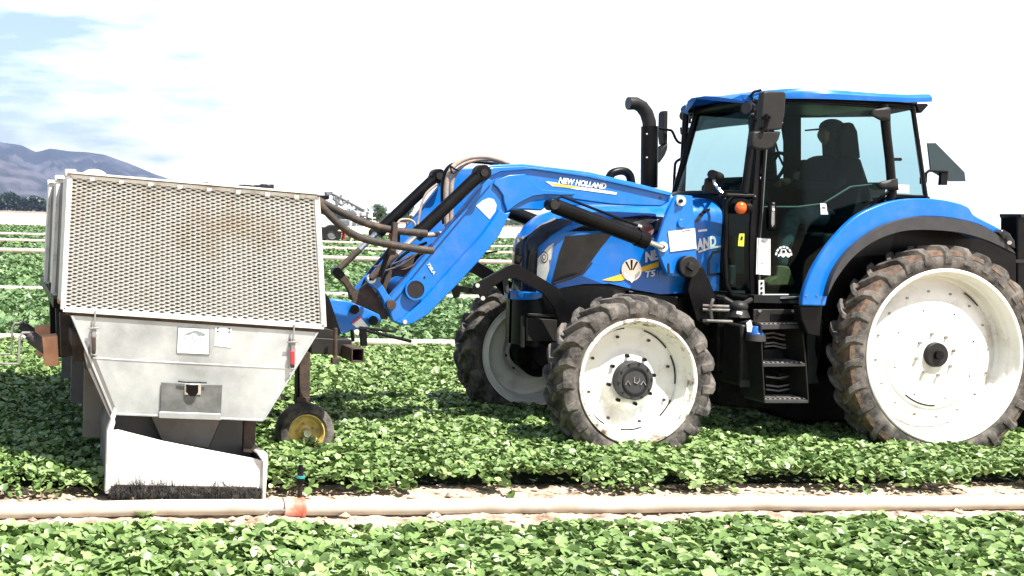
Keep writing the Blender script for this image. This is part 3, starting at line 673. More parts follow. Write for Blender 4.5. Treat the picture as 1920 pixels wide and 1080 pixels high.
# ---- engine block, chassis, front axle
hs('engine_side_panel', [(1040, 538), (1090, 532), (1145, 533), (1195, 545), (1197, 600), (1150, 604), (1060, 604), (1048, 570)], 'dgrey', trac, off=-.02, thick=.004)
mb = MB(); p0, p1 = W(1030, 545, 8.95), W(1560, 660, 8.95)
mb.box(((p0.x+p1.x)/2, CL, (p0.z+p1.z)/2), (p1.x-p0.x, .46, p0.z-p1.z))
mb.box(((p0.x+p1.x)/2+.3, CL, .62), (1.9, .30, .34))
obj('engine_block', mb, 'chassis', trac, bevel=.02)
def nose_loft(top, bot, xn, xe, a_, b_, n=26):
    rows = []
    for i in range(n+1):
        x = lerp(xn+.0005, xe, (i/n)**2); t = min(1, (x-xn)/a_); h_ = b_*math.sqrt(max(0, 1-(1-t)**2)); zt = pl(x, top); zb_ = pl(x, bot)
        rows.append([(x, CL-h_, zb_), (x, CL-h_, lerp(zb_, zt, .9)), (x, CL-h_*.94, zt), (x, CL+h_*.94, zt), (x, CL+h_, lerp(zb_, zt, .9)), (x, CL+h_, zb_), (x, CL-h_, zb_)])
    m = MB().grid(rows); m.add(rows[-1][:-1], [[0, 1, 2, 3, 4, 5]]); return m
wt2 = lambda tab, Y: [(W(a, b, Y).x, W(a, b, Y).z) for a, b in tab]
obj('front_weight_carrier', nose_loft(wt2([(950, 548), (1000, 555), (1060, 555)], 9.0), wt2([(950, 580), (958, 600), (966, 648), (1000, 650), (1060, 642)], 9.0), W(957, 600, CL).x, W(1062, 600, 8.95).x, .16, .27), 'black', trac)
obj('front_bumper', nose_loft(wt2([(950, 522), (962, 536), (975, 548), (1005, 548), (1015, 546)], 9.0), wt2([(950, 545), (975, 564), (1000, 560), (1016, 552)], 9.0), W(953, 600, CL).x, W(1012, 600, 8.95).x, .20, .30), 'blue', trac)
obj('front_post', MB().plate([(946, 518), (953, 516), (955, 552), (949, 548)], 9.05, .05), 'rubber_trim', trac, bevel=.004)
mb = MB().plate([(992, 588), (1046, 590), (1046, 596), (992, 593)], 8.9, ys=(8.915, 8.93)); mb.plate([(990, 596), (1046, 600), (1046, 640), (990, 640)], 8.9, ys=(8.91, 8.93))
mb.plate([(979, 593), (984, 593), (984, 652), (979, 652)], 8.9, ys=(8.90, 8.93)); obj('carrier_bracket', mb, 'dgrey', trac, bevel=.004)
ax = MB().cyl((fc.x, YF+.12, fc.z+.02), (fc.x, CL-.05, fc.z-.03), .075, .11, 20).cyl((fc.x, 2*CL-YF-.12, fc.z+.02), (fc.x, CL+.05, fc.z-.03), .075, .11, 20)
for sgn in (-1, 1): ax.cyl((fc.x, CL+sgn*(CL-YF-.36), fc.z), (fc.x, CL+sgn*(CL-YF-.14), fc.z), .20, .16, 24)
for sgn in (-1, 1): ax.cyl((fc.x, CL+sgn*(CL-YF-.32), fc.z-.12), (fc.x, CL+sgn*(CL-YF-.32), fc.z+.14), .09, .07, 16)
obj('front_axle', ax, 'chassis', trac)
ax = MB().cyl((rc.x, YF+.12, rc.z), (rc.x, 2*CL-YF-.12, rc.z), .13, n=20); ax.box((rc.x-.05, CL, rc.z), (.75, .62, .55)); obj('rear_axle', ax, 'chassis', trac, bevel=.02)
obj('belly_dark_block', MB().plate([(1345, 690), (1620, 680), (1620, 790), (1500, 792), (1440, 770), (1345, 760)], 9.0, ys=(9.0, 9.45)), 'chassis', trac, bevel=.02)  # block added to make the underside dark and cover the far rim
obj('drawbar', MB().box((rc.x+.6, CL, .5), (.9, .12, .06)).box((rc.x+.45, CL, .75), (.3, .7, .5)), 'chassis', trac, bevel=.01)

# ---- fuel tank, step, valve block
mb = MB().plate([(1390, 608), (1430, 612), (1432, 660), (1424, 726), (1388, 724)], 8.62, ys=(8.62, 9.2)); tk = obj('fuel_tank', mb, 'dgrey', trac, bevel=.02)
mb = MB().plate([(1404, 640), (1421, 640), (1421, 683), (1404, 683)], 8.615, .012); obj('tank_recess', mb, 'black', tk, bevel=.004)
mb = MB().plate([(1389, 713), (1423, 713), (1423, 726), (1387, 726)], 8.61, .01); obj('tank_strap', mb, 'rubber_trim', tk, bevel=.003)
mb = MB().plate([(1345, 560), (1395, 560), (1395, 700), (1345, 700)], 8.85, ys=(8.85, 9.3)); obj('transmission_housing', mb, 'chassis', trac, bevel=.02)
mb = MB().plate([(1512, 560), (1548, 555), (1542, 640), (1530, 720), (1515, 735)], 8.7, ys=(8.70, 9.2)); obj('rear_housing', mb, 'chassis', trac, bevel=.02)
mb = MB().plate([(1514, 628), (1530, 628), (1528, 650), (1533, 680), (1530, 700), (1536, 718), (1516, 720)], 8.68, .02); obj('side_guard', mb, 'rubber_trim', trac, bevel=.004)
mb = MB().plate([(1413, 580), (1497, 580), (1500, 604), (1413, 604)], 8.50, .012)
st = obj('cab_step', mb, 'dgrey', trac, bevel=.004)
obj('hand_slot', MB().plate([(1445, 589), (1488, 589), (1488, 602), (1445, 602)], 8.495, .004), 'black', st)
for a in (1425, 1487): obj('bolt', MB().cyl(W(a, 583, 8.5), W(a, 583, 8.47), .012, n=10), 'steel', st)
mb = MB()
obj('step_side', MB().pstrip([(1427, 610), (1430, 680), (1434, 752)], 8.44, .010, .30), 'dgrey', st); obj('step_side', MB().pstrip([(1503, 600), (1511, 680), (1516, 754)], 8.44, .010, .30), 'dgrey', st)
for q in ([(1428, 608), (1503, 610), (1503, 616), (1428, 618)], [(1431, 681), (1510, 681), (1511, 687), (1431, 688)], [(1434, 749), (1516, 750), (1516, 756), (1434, 756)]):
    mb = MB().plate(q, 8.44, ys=(8.44, 8.70)); tr = obj('tread', mb, 'rubber_trim', st, bevel=.003)
    mb = MB()
    for k in range(9):
        a = W(lerp(q[0][0], q[1][0], (k+.5)/9), q[0][1], 8.44); mb.box((a.x, 8.56, a.z+.004), (.02, .2, .008))
    obj('grip', mb, 'steel', tr)
for yy in (626, 634, 644, 650): obj('hydraulic_pipe', MB().tube([W(x_, yy+d_, 8.66) for x_, d_ in ((1433, 0), (1450, -2), (1470, 3), (1492, -2))], .008, 8), 'steel', trac, smooth=80)
for yy in (706, 722, 730): obj('hydraulic_pipe', MB().tube([W(x_, yy+d_, 8.66) for x_, d_ in ((1436, 0), (1460, 3), (1480, -1), (1494, 1))], .008, 8), 'steel', trac, smooth=80)
mb = MB().plate([(1432, 655), (1492, 653), (1493, 676), (1433, 678)], 8.7, .05); mb.plate([(1460, 700), (1482, 698), (1484, 712), (1462, 714)], 8.68, .04); obj('valve_block', mb, 'dgrey', trac, bevel=.006)
# filler cap (blue) with bracket
c_ = W(1417, 622, 8.50); fl = obj('filler_neck', MB().cyl(c_+Vector((0, 0, -.07)), c_+Vector((0, 0, -.02)), .075, .07, 20), 'rubber_trim', tk)
M['capblue'] = mat('blue_cap', (.02, .12, .42), .35)
obj('filler_cap', MB().cyl(c_+Vector((0, 0, -.045)), c_+Vector((0, 0, -.005)), .058, n=18).cyl(c_+Vector((0, 0, -.005)), c_+Vector((0, 0, .045)), .05, .036, 18), 'capblue', tk, bevel=.004)
obj('cap_shield', MB().plate([(1400, 606), (1408, 600), (1411, 612), (1409, 623), (1401, 622)], 8.47, .01), 'sticker', tk, bevel=.002)
mb = MB(); a = W(1385, 575, 8.45); mb.sphere(a, .07, 14, (1, 1, .7)); mb.cyl(a+Vector((0, 0, -.08)), a+Vector((0, 0, -.02)), .085, .06, 20); mb.tube([a, W(1360, 560, 8.5), W(1345, 556, 8.6)], .018, 8); mb.tube([a, W(1408, 562, 8.5)], .02, 8)
obj('valve_joystick_block', mb, 'dgrey', trac)
mb = MB().plate([(1382, 583), (1392, 585), (1391, 590), (1381, 588)], 8.36, .004); obj('white_tag', mb, 'sticker', trac)
mb = MB()
for yy in (573, 580, 601): mb.tube([W(1318, yy, 8.7), W(1340, yy+1, 8.65), W(1372, yy+2, 8.7)], .012, 8)
mb.tube([W(1335, 600, 8.7), W(1332, 575, 8.66), W(1337, 560, 8.66)], .012, 8); obj('hydraulic_couplers', mb, 'steel', trac)

# ---- loader mast (two), near and far
YA = 8.76; DL = 2*(CL-YA)
def pin(mb, px, py, Y, r_, t=.05): return mb.cyl(W(px, py, Y), W(px, py, Y)+Vector((0, -t, 0)), r_, n=24)
mast = obj('loader_mast', MB().plate([(1266, 369), (1272, 365), (1299, 367), (1303, 430), (1306, 475), (1309, 492), (1296, 500), (1290, 517), (1270, 519), (1252, 518), (1240, 488), (1233, 472), (1230, 458), (1240, 430), (1254, 392)], 8.66, ys=(8.66, 8.70)), 'blue', trac, bevel=.008)
obj('mast_web', MB().plate([(1262, 378), (1272, 365), (1298, 367), (1304, 470), (1296, 490), (1262, 500), (1242, 470)], 8.80, ys=(8.80, 8.84)), 'blue', mast, bevel=.006)
mast2 = part_copy(mast, dloc=(0, 2*CL-8.66-8.70, 0)); 
for px, py in ((1275, 377), (1241, 463)):
    pw = obj('pivot_pin', pin(MB(), px, py, 8.66, .040, .022), 'sticker', mast, bevel=.004); obj('pin_head', pin(MB(), px, py, 8.64, .016, .02), 'black', pw)
obj('boss', pin(MB(), 1277, 419, 8.66, .036, .018), 'blue', mast, bevel=.004)
obj('warning_plate', MB().plate([(1253, 434), (1303, 428), (1306, 466), (1257, 472)], 8.652, .004), 'sticker', mast)
obj('warning_line', MB().plate([(1279, 432.5), (1295, 430.5), (1295, 432), (1279, 434)], 8.649, .002), 'red', mast)
obj('rib', MB().pstrip([(1254, 494), (1255, 513), (1262, 514)], 8.652, .012, .01), 'navy', mast)
ct = MB(); a = W(1291, 500, 8.62); ct.cyl(a, (a.x, 2*CL-8.62, a.z), .085, n=28); obj('cross_tube', ct, 'black', trac)
mb = MB().cyl(a+Vector((0, -.02, 0)), a+Vector((0, .02, 0)), .085, n=28).box(a+Vector((.0, -.03, 0)), (.06, .04, .05), Matrix.Rotation(.6, 3, 'Y')); obj('tube_flange', mb, 'dgrey', trac, bevel=.006)
sb = obj('mast_support', MB().plate([(1310, 500), (1318, 500), (1332, 530), (1342, 555), (1330, 612), (1306, 600), (1290, 545), (1296, 520)], 8.72, ys=(8.72, 8.80)), 'black', trac, bevel=.006)
part_copy(sb, dloc=(0, 2*CL-8.72-8.80, 0))
obj('subframe', MB().plate([(1180, 545), (1300, 560), (1345, 560), (1345, 600), (1190, 600)], 8.82, ys=(8.83, 9.59)), 'black', trac, bevel=.01)

# ---- loader boom
out = [(893, 318), (905, 312), (929, 308.5), (982, 306.5), (1107, 322), (1196, 343), (1264, 361), (1258, 378), (1243, 387), (1200, 386), (1151, 384), (1090, 376), (1056, 371), (1040, 376), (1018, 395), (985, 393), (958, 394), (948, 400), (937, 425), (894, 480), (852, 530), (800, 585), (775, 606), (757, 612), (738, 603), (729, 580), (736, 554), (764, 522), (840, 430), (908, 344)]
boom = obj('loader_arm', MB().plate(out, 8.70, ys=(8.72, 8.80)), 'blue', trac, bevel=.012, seg=3)
obj('lower_flange', MB().plate([(948, 400), (958, 397), (951, 412), (938, 440), (900, 488), (855, 537), (803, 590), (775, 607), (757, 611), (744, 604), (760, 594), (795, 562), (850, 500), (905, 440), (930, 405), (938, 392)], 8.69, ys=(8.69, 8.72)), 'blue', boom, bevel=.008)
obj('upper_flange', MB().plate([(917, 334), (925, 340), (880, 392), (800, 487), (769, 525), (752, 551), (738, 566), (729, 580), (736, 554), (764, 522), (840, 430), (908, 344)], 8.69, ys=(8.695, 8.72)), 'blue', boom, bevel=.006)
obj('knee_plate', MB().plate([(926, 345), (930, 338), (955, 328), (985, 326), (1000, 340), (1016, 355), (1040, 357), (1080, 361), (1078, 366), (1050, 366), (1024, 365), (1000, 368), (975, 380), (952, 397), (946, 380), (944, 366), (934, 352)], 8.69, ys=(8.695, 8.72)), 'blue', boom, bevel=.006)
obj('boom_rib', MB().plate([(896, 318), (929, 313), (982, 311), (1107, 326), (1196, 347), (1260, 364), (1259, 368), (1194, 353), (1105, 333), (1000, 318), (982, 319), (940, 322), (915, 333), (905, 328)], 8.69, ys=(8.695, 8.72)), 'blue', boom, bevel=.007)
obj('arm_tail', MB().plate([(918, 403), (926, 415), (921, 440), (900, 466), (893, 480), (886, 474), (905, 430)], 8.74, ys=(8.81, 8.84)), 'blue', boom, bevel=.004)
c_ = W(779, 543, 8.68); rg = MB().lathe([(.082, 0), (.082, .06), (.070, .06), (.070, 0)], (c_.x, 8.675, c_.z), 36, True); obj('torque_tube_ring', rg, 'blue', boom)
obj('torque_tube_bore', MB().cyly((c_.x, c_.z), .070, 8.684, 8.69, 32), 'navy', boom)
obj('tail_bolt', pin(MB(), 908, 453, 8.81, .012, .02), 'chrome', boom)
obj('stub_rod', MB().tube([W(897, 477, 8.80), W(915, 474, 8.78), W(933, 471, 8.76)], .008, 8), 'black', boom)
# boom decals
Yb = 8.72
dc = obj('swoosh', MB().plate([(1023, 340), (1040, 342), (1060, 347), (1110, 353), (1157, 361), (1155, 365), (1110, 359), (1060, 352), (1036, 349)], Yb-.004, .003), 'sticker', boom)
obj('swoosh_gold', MB().plate([(1030, 342.5), (1060, 346.5), (1090, 350.5), (1070, 352), (1040, 347.5)], Yb-.007, .002), 'yellow', boom)
text('NEW HOLLAND', 'lettering', 'sticker', boom, (1046, 342.5), (1135, 354.5), 11.5, Yb, .22, .035, .006)
obj('half_round_sticker', MB().plate([(893, 386), (905, 376), (917, 371), (926, 374), (931, 384), (929, 396), (918, 411)], Yb-.004, .003), 'sticker', boom)
text('720LA', 'lettering', 'sticker', boom, (800, 496), (812, 515), 6, Yb, 0, .01, .005)
obj('rivet', pin(MB(), 796, 520, Yb, .009, .004), 'navy', boom); obj('rivet', pin(MB(), 1238, 371, Yb, .011, .004), 'navy', boom)
obj('tip_bolt', pin(MB(), 757, 603, 8.70, .017, .03), 'chrome', boom)
far_boom = obj('loader_arm', MB().plate(out, 8.70, ys=(8.72+.9, 8.80+.9)), 'blue', trac, bevel=.012, seg=3)
xb = MB(); xb.cyl(c_+Vector((0, .02, 0)), (c_.x, 2*CL-8.70, c_.z), .08, n=24); obj('torque_tube', xb, 'blue', trac)
# lower knuckle links of loader (near + far)
def knuckle(dy, rusty=False):
    m1 = 'rust' if rusty else 'blue'
    k = MB().plate([(686, 520), (694, 514), (704, 517), (716, 532), (728, 552), (738, 562), (741, 575), (733, 583), (722, 578), (718, 562), (708, 545), (690, 532)], 8.70, ys=(8.70+dy, 8.75+dy))
    kk = obj('knuckle_link', k, m1, trac, bevel=.008)
    obj('pivot_pin', MB().cyl(W(695, 523, 8.70)+Vector((0, dy, 0)), W(695, 523, 8.70)+Vector((0, dy-.03, 0)), .034, n=20), 'sticker' if not rusty else 'rust', kk, bevel=.003)
    obj('pivot_bore', MB().cyl(W(695, 523, 8.66)+Vector((0, dy, 0)), W(695, 523, 8.66)+Vector((0, dy-.006, 0)), .014, n=16), 'black', kk)
    obj('pivot_bolt', MB().cyl(W(731, 571, 8.70)+Vector((0, dy, 0)), W(731, 571, 8.70)+Vector((0, dy-.04, 0)), .04, n=18), 'rust', kk, bevel=.004)
    return kk
knuckle(0); knuckle(.9, True)
obj('knuckle_plate', MB().plate([(652, 590), (672, 545), (690, 528), (702, 545), (718, 570), (728, 584), (728, 598), (700, 600)], 8.78, ys=(8.78, 8.82)), 'rust', trac, bevel=.006)
cr_ = obj('tool_carrier', MB().plate([(618, 565), (626, 561), (655, 565), (690, 580), (712, 590), (716, 603), (700, 609), (672, 617), (640, 627), (634, 620)], 8.66, ys=(8.66, 8.72)), 'blue', trac, bevel=.008)
part_copy(cr_, dloc=(0, .9, 0))
for a, b in ((665, 580), (700, 601)): obj('lobe_bolt', MB().cyl(W(a, b, 8.66), W(a, b, 8.61), .036, n=18), 'black', cr_, bevel=.004)
obj('warning_label', MB().plate([(660, 607), (676, 595), (690, 612), (668, 614)], 8.654, .003), 'sticker', cr_); obj('label_edge', MB().plate([(660, 605), (675, 593), (677, 596), (662, 608)], 8.652, .002), 'red', cr_)
mb = MB()
for dy in (-.0, .9): mb.plate([(606, 556), (618, 562), (634, 625), (614, 625)], 8.70, ys=(8.68+dy, 8.74+dy))
q = W(620, 590, 8.8); mb.box((q.x-.02, CL, q.z), (.05, .95, .22)); obj('carrier_backplate', mb, 'black', trac, bevel=.005)
# cylinders
def cylinder(name, a, b, t, Y, r_, rr, m_rod='chrome', dy=0, cap=True, pipe=False, ea=1.25):
    A, B = W(*a, Y)+Vector((0, dy, 0)), W(*b, Y)+Vector((0, dy, 0)); Cc = A.lerp(B, t)
    o = obj(name, MB().cyl(A.lerp(B, .03), Cc, r_, n=24), 'black', trac, bevel=.004)
    obj('gland', MB().cyl(Cc.lerp(A, .10), Cc, r_*1.14, n=24), 'black', o, bevel=.003)
    obj('rod', MB().cyl(Cc, B, rr, n=16), m_rod, o)
    obj('eye', MB().cyl(A+Vector((0, -.045, 0)), A+Vector((0, .045, 0)), r_*ea, n=20).box(A.lerp(B, .04), (r_*ea*1.2, .06, r_*ea*1.2)), 'black', o, bevel=.004)
    if ea > 1: obj('rod_end', MB().cyl(Cc.lerp(B, .42), B, rr*1.12, n=16), 'rust', o)
    if ea > 1 and dy > 0: obj('eye', MB().cyl(B+Vector((0, -.035, 0)), B+Vector((0, .035, 0)), r_*.8, n=18), 'rust' if m_rod == 'rust' else 'black', o)
    obj('eye_pin', MB().cyl(A+Vector((0, -.06, 0)), A+Vector((0, -.044, 0)), r_*.6, n=16), 'dgrey', o)
    if pipe:
        d = (B-A).normalized(); u = Vector((-d.z, 0, d.x)); u = u if u.z > 0 else -u
        obj('feed_pipe', MB().tube([A.lerp(Cc, .03)+u*r_*.5, A.lerp(Cc, .06)+u*(r_*1.5), Cc.lerp(A, .12)+u*(r_*1.5), Cc.lerp(A, .08)+u*r_*.6], .011, 10), 'black', o)
        obj('fitting', MB().cyl(Cc.lerp(A, .14)+u*r_*1.5, Cc.lerp(A, .10)+u*r_*1.5, .018, n=10), 'chrome', o)
    return o
cylinder('tilt_cylinder', (903, 324), (695, 522), .60, 8.63, .050, .024)
cylinder('tilt_cylinder', (903, 324), (695, 522), .60, 8.63, .050, .024, dy=.93)
cylinder('lift_cylinder', (1034, 384), (1241, 463), .86, 8.60, .060, .022, pipe=True, ea=.75)
cylinder('lift_cylinder', (1034, 384), (1241, 463), .86, 8.60, .060, .022, dy=1.10, ea=.75)
# hoses over the knee
def htube(name, pts, Y, r_, m_, par=trac, sm=4):
    P = [W(p[0], p[1], p[2] if len(p) > 2 else Y) for p in pts]; Q = []
    for i in range(len(P)-1):
        p0 = P[max(i-1, 0)]; p1 = P[i]; p2 = P[i+1]; p3 = P[min(i+2, len(P)-1)]
        for k in range(sm):
            t = k/sm; Q.append(.5*((2*p1)+(-p0+p2)*t+(2*p0-5*p1+4*p2-p3)*t*t+(-p0+3*p1-3*p2+p3)*t**3))
    Q.append(P[-1]); return obj(name, MB().tube(Q, r_, 12), m_, par, smooth=80)
htube('hydraulic_hose', [(838, 425), (836, 380), (838, 340), (848, 315), (866, 301), (890, 294), (920, 295), (955, 307)], 8.86, .020, 'bhose')
htube('hydraulic_hose', [(845, 430), (846, 385), (847, 345), (856, 322), (874, 306), (896, 299), (925, 299), (950, 309)], 8.92, .018, 'bhose')
htube('hydraulic_hose', [(832, 420), (829, 370), (831, 335), (842, 312), (868, 304), (900, 304), (935, 308)], 9.0, .014, 'black')
htube('hydraulic_hose', [(860, 320), (851, 316), (845, 312), (848, 324), (856, 322)], 8.82, .007, 'black')
htube('hydraulic_hose', [(745, 420), (752, 412), (768, 412), (778, 420), (776, 434)], 9.0, .010, 'bhose')
htube('hydraulic_hose', [(820, 345), (800, 362), (790, 385), (784, 415), (780, 440)], 9.3, .010, 'bhose')
htube('hydraulic_hose', [(768, 440), (800, 441), (830, 438), (850, 432)], 8.95, .020, 'bhose')
for i, (a, b) in enumerate((((790, 470), (722, 508)), ((775, 478), (700, 500)), ((785, 492), (735, 505)))): htube('thin_hose', [a, ((a[0]+b[0])/2, (a[1]+b[1])/2+6), b], 8.9+.04*i, .009, 'rust')
for i, q_ in enumerate(([(742, 425), (738, 455), (715, 485), (690, 515), (676, 545)], [(748, 430), (745, 470), (726, 505), (712, 545)], [(812, 470), (780, 480), (752, 500), (738, 530)], [(800, 455), (768, 470), (742, 492), (722, 530)], [(830, 445), (790, 475), (765, 505)], [(736, 500), (720, 515), (700, 512)])):
    htube('hydraulic_hose', q_, 9.0+.06*i, .012, 'black')
obj('linkage_plate', MB().plate([(688, 540), (706, 520), (745, 500), (778, 482), (770, 510), (742, 545), (728, 572), (700, 585)], 9.1, ys=(9.1, 9.14)), 'rust', trac, bevel=.004)
# guard plates in front of the hood (near and far)
gp = [(889, 532), (905, 523), (950, 498), (960, 494), (972, 496), (1046, 541), (1052, 552), (1075, 593), (1078, 610), (1052, 640), (1048, 612), (1038, 578), (1016, 550), (966, 522), (946, 523), (922, 538), (913, 548), (912, 562), (902, 565), (897, 552), (880, 548)]
gu = obj('guard_bracket', MB().plate(gp, 8.78, ys=(8.76, 8.785)), 'black', trac, bevel=.004)
obj('guard_hook', MB().plate([(845, 536), (856, 535), (893, 540), (893, 552), (862, 548), (862, 556), (852, 560), (848, 548)], 8.80, ys=(8.79, 8.82)), 'black', gu, bevel=.004)
for a, b in ((894.5, 535), (904.6, 559)): obj('bolt', pin(MB(), a, b, 8.76, .017, .012), 'chrome', gu)
g2 = obj('guard_bracket', MB().plate([(889, 532), (905, 523), (950, 498), (960, 494), (972, 496), (1046, 541), (1052, 552), (1075, 593), (1048, 612), (1038, 578), (1016, 550), (966, 522), (946, 523), (922, 545), (908, 560), (880, 552)], 8.78, ys=(9.635, 9.66)), 'black', trac, bevel=.004)

# ---- cab
YD0, YD1 = 8.70, 8.46         # door plane: front edge nearer the centre line than the rear edge
xd0, xd1 = W(1415, 300, 8.70).x, W(1665, 300, 8.46).x
def cabY(x, z=0): return pl(x, [(xd0-.3, YD0+.02), (xd0, YD0), (xd0+.35, lerp(YD0, YD1, .6)), (xd1, YD1), (xd1+.5, YD1+.03)])
def cw(px, py):
    Y = 8.6
    for _ in range(8): p = W(px, py, Y); Y = cabY(p.x)
    return W(px, py, Y)
def cs(name, pts, m_, par, off=.004, **k): return skin(name, pts, lambda x, z: cabY(x), m_, par, off, Y0=8.6, **k)
def ctube(name, pts, r_, m_, par, off=0, n=10): return obj(name, MB().tube([cw(*p)+Vector((0, -off, 0)) for p in pts], r_, n), m_, par, smooth=80)
cab = bpy.data.objects.new('cab', None); COL.objects.link(cab); cab.parent = trac; cab.location = Vector((W(1540, 300, CL).x, CL, 1.2))-trac.location
# roof: lofted, narrow in front, domed
edge = [(1412, 184, 172), (1430, 184, 169), (1474, 186, 166), (1504, 186, 165), (1550, 187, 167), (1600, 189, 171), (1652, 191, 175), (1700, 193, 177), (1738, 192, 176)]
rows = []
for i, (px, pb, pt) in enumerate(edge):
    q = cw(px, pb); zb = q.z; zt = cw(px, pt).z; hy = (CL-q.y)+.05; ring = []
    if px < 1440: hy = CL-q.y+.0
    ring.append((q.x, CL, zb+.02)); ring.append((q.x, CL-hy+.06, zb+.015)); ring.append((q.x, CL-hy, zb)); ring.append((q.x, CL-hy-.005, lerp(zb, zt, .5))); ring.append((q.x, CL-hy+.02, zt-.008)); ring.append((q.x, CL-hy+.06, zt))
    for u in (.7, .45, .2): ring.append((q.x, CL-hy*u, zt+.012*(1-u)))
    full = ring+[(a[0], 2*CL-a[1], a[2]) for a in reversed(ring)]
    rows.append(full)
# front visor bows forward
r0 = rows[0]; fr = []
for a in r0:
    u = (a[1]-CL)/(CL-r0[2][1]); b = 1-u*u
    fr.append((a[0]+.05-.22*b, a[1]*.9+CL*.1, lerp(a[2], r0[2][2]+.02, .55)-.070+.085*b))
rows = [fr]+[[(a[0], a[1], a[2]-.025*((a[1]-CL)/(CL-r0[2][1]))**2) for a in r0]]+rows[1:]
mb = MB().grid(rows); mb.add(rows[0], [list(range(len(rows[0])))]); mb.add(rows[-1], [list(range(len(rows[-1])))])
roof = obj('roof', mb, 'blue', cab, merge=True, smooth=40)
mb = MB(); P = []
for px, py in ((1420, 187), (1474, 189), (1550, 190), (1652, 194), (1712, 199)): P.append(cw(px, py))
for s_ in (1, -1):
    pts = [(p.x, CL+(p.y-CL)*s_+.02*s_, p.z) for p in P]; mb.tube(pts, .028, 8)
q0, q1 = P[0], P[-1]; mb.add([(q0.x, CL-.47, q0.z+.01), (q1.x, CL-.70, q1.z+.01), (q1.x, CL+.70, q1.z+.01), (q0.x, CL+.47, q0.z+.01)], [[0, 1, 2, 3]])
obj('headliner', mb, 'black', cab)
ctube('visor_edge', [(1412, 183), (1406, 181), (1414, 172), (1427, 169)], .012, 'black', cab)
# front pillars, posts
frontbar = [(1427, 186), (1418, 230), (1424, 290), (1419, 350), (1412, 420), (1410, 480), (1412, 535), (1414, 560)]
bp = MB().strip([(cw(*p).x, cw(*p).z) for p in frontbar], .050, cw(1418, 300).y-.004, cw(1418, 300).y+.07)
fp = obj('front_pillar', bp, 'black', cab)
# (a) windshield: curved, from near pillar to far pillar
def wsx(pxn, py, u):       # u -1 near .. 1 far
    q = cw(pxn, py); k = (py-190)/172; hy = CL-q.y-.01-.05*(1-k)*(u > 0); return Vector((q.x-.03-lerp(.03, .14, k)*(1-u*u)+.10*(1-k)*(u+1)*.5, CL+u*hy, q.z))
rows = []
wsl = [(1428, 190), (1420, 240), (1412, 300), (1404, 362)]
for px, py in wsl: rows.append([wsx(px, py, -1+2*k/14) for k in range(15)])
wsh = obj('windshield', MB().grid(rows), 'glass_s', cab, smooth=80)
# dark printed border and frame around the windshield
for nm, k0 in (('windshield_frame', 0), ('windshield_frame', 3)):
    obj(nm, MB().tube([r+Vector((-.004, 0, 0)) for r in rows[k0]], .022 if k0 else .030, 8), 'black', cab, smooth=80)
for kk in (0, 14):
    obj('windshield_post', MB().tube([r[kk] for r in rows], .030, 8), 'black', cab, smooth=80)
top = [a.lerp(b, .12 if True else 0) for a, b in zip(rows[0], rows[1])]
M['sunstrip'] = glass('sun_strip', (.05, .06, .06), .02)
mb = MB().grid([[a+Vector((.012, 0, 0)) for a in rows[0]], [a.lerp(b, .85)+Vector((.012, 0, 0)) for a, b in zip(rows[0], rows[1])]]); obj('sun_strip', mb, 'sunstrip', wsh)
mb = MB().grid([[a.lerp(b, .78) for a, b in zip(rows[0], rows[1])], [a.lerp(b, .85) for a, b in zip(rows[0], rows[1])]])
# base cowl beneath the windshield
obj('cowl', MB().grid([[r+Vector((-.02, 0, 0)) for r in rows[3]], [r+Vector((0, 0, -.05)) for r in rows[3]], [r+Vector((.1, 0, -.35)) for r in rows[3]]]), 'inner', cab)
# door
door_out = [(1447, 196), (1474, 192), (1560, 194), (1650, 200), (1662, 215), (1668, 290), (1676, 352), (1650, 372), (1605, 402), (1566, 440), (1538, 482), (1518, 528), (1503, 556), (1494, 560), (1428, 562), (1421, 552), (1420, 470), (1426, 400), (1431, 320), (1437, 240)]
door = cs('door', door_out, 'glass', cab, off=.0)
obj('door_seal', MB().tube([cw(*p) for p in door_out+[door_out[0]]], .013, 8), 'black', door, smooth=80)
M['seal'] = mat('grey_seal', (.14, .155, .15), .5)
inner_l = [(lerp(1540, a, .975), lerp(380, b, .98)) for a, b in door_out]
obj('door_trim', MB().tube([cw(*p)+Vector((0, -.006, 0)) for p in inner_l[4:]+inner_l[:1]], .004, 6), 'seal', door)
dh = cs('door_handle', [(1439, 380), (1450, 379), (1453, 386), (1452, 426), (1446, 433), (1439, 428)], 'black', door, off=.03, thick=.04)
cs('handle_grip', [(1444, 386), (1449, 386), (1449, 420), (1445, 426), (1443, 420)], 'steel', dh, off=.056)
cs('lock', [(1445, 391), (1449, 391), (1449, 395), (1445, 395)], 'sticker', dh, off=.060)
cs('white_panel', [(1419, 446), (1444, 448), (1444, 516), (1417, 514)], 'sticker', door, off=.012)
for a, b in ((1425, 451), (1425, 493)): cs('panel_mark', [(a, b), (a+6, b+1), (a+6, b+2), (a, b+1)], 'black', door, off=.016)
cs('small_label', [(1422, 525), (1432, 525), (1433, 555), (1422, 555)], 'sticker', door, off=.012)
for b in (531, 540, 549): cs('label_mark', [(1424+3+2.6*math.cos(t*.7), b+2.6*math.sin(t*.7)) for t in range(9)], 'dgrey', door, off=.016)
cs('white_line', [(1433, 551), (1478, 551), (1478, 553), (1433, 553)], 'sticker', door, off=.012)
cs('door_label', [(1537, 381), (1548, 382), (1549, 394), (1552, 402), (1538, 402)], 'sticker', door, off=.008)
cs('door_label_mark', [(1539, 388), (1547, 389), (1547, 391), (1539, 390)], 'dgrey', door, off=.012)
ctube('grab_rail', [(1437, 388), (1500, 388), (1548, 382), (1600, 350), (1640, 346)], .008, 'seal', door, off=-.03)
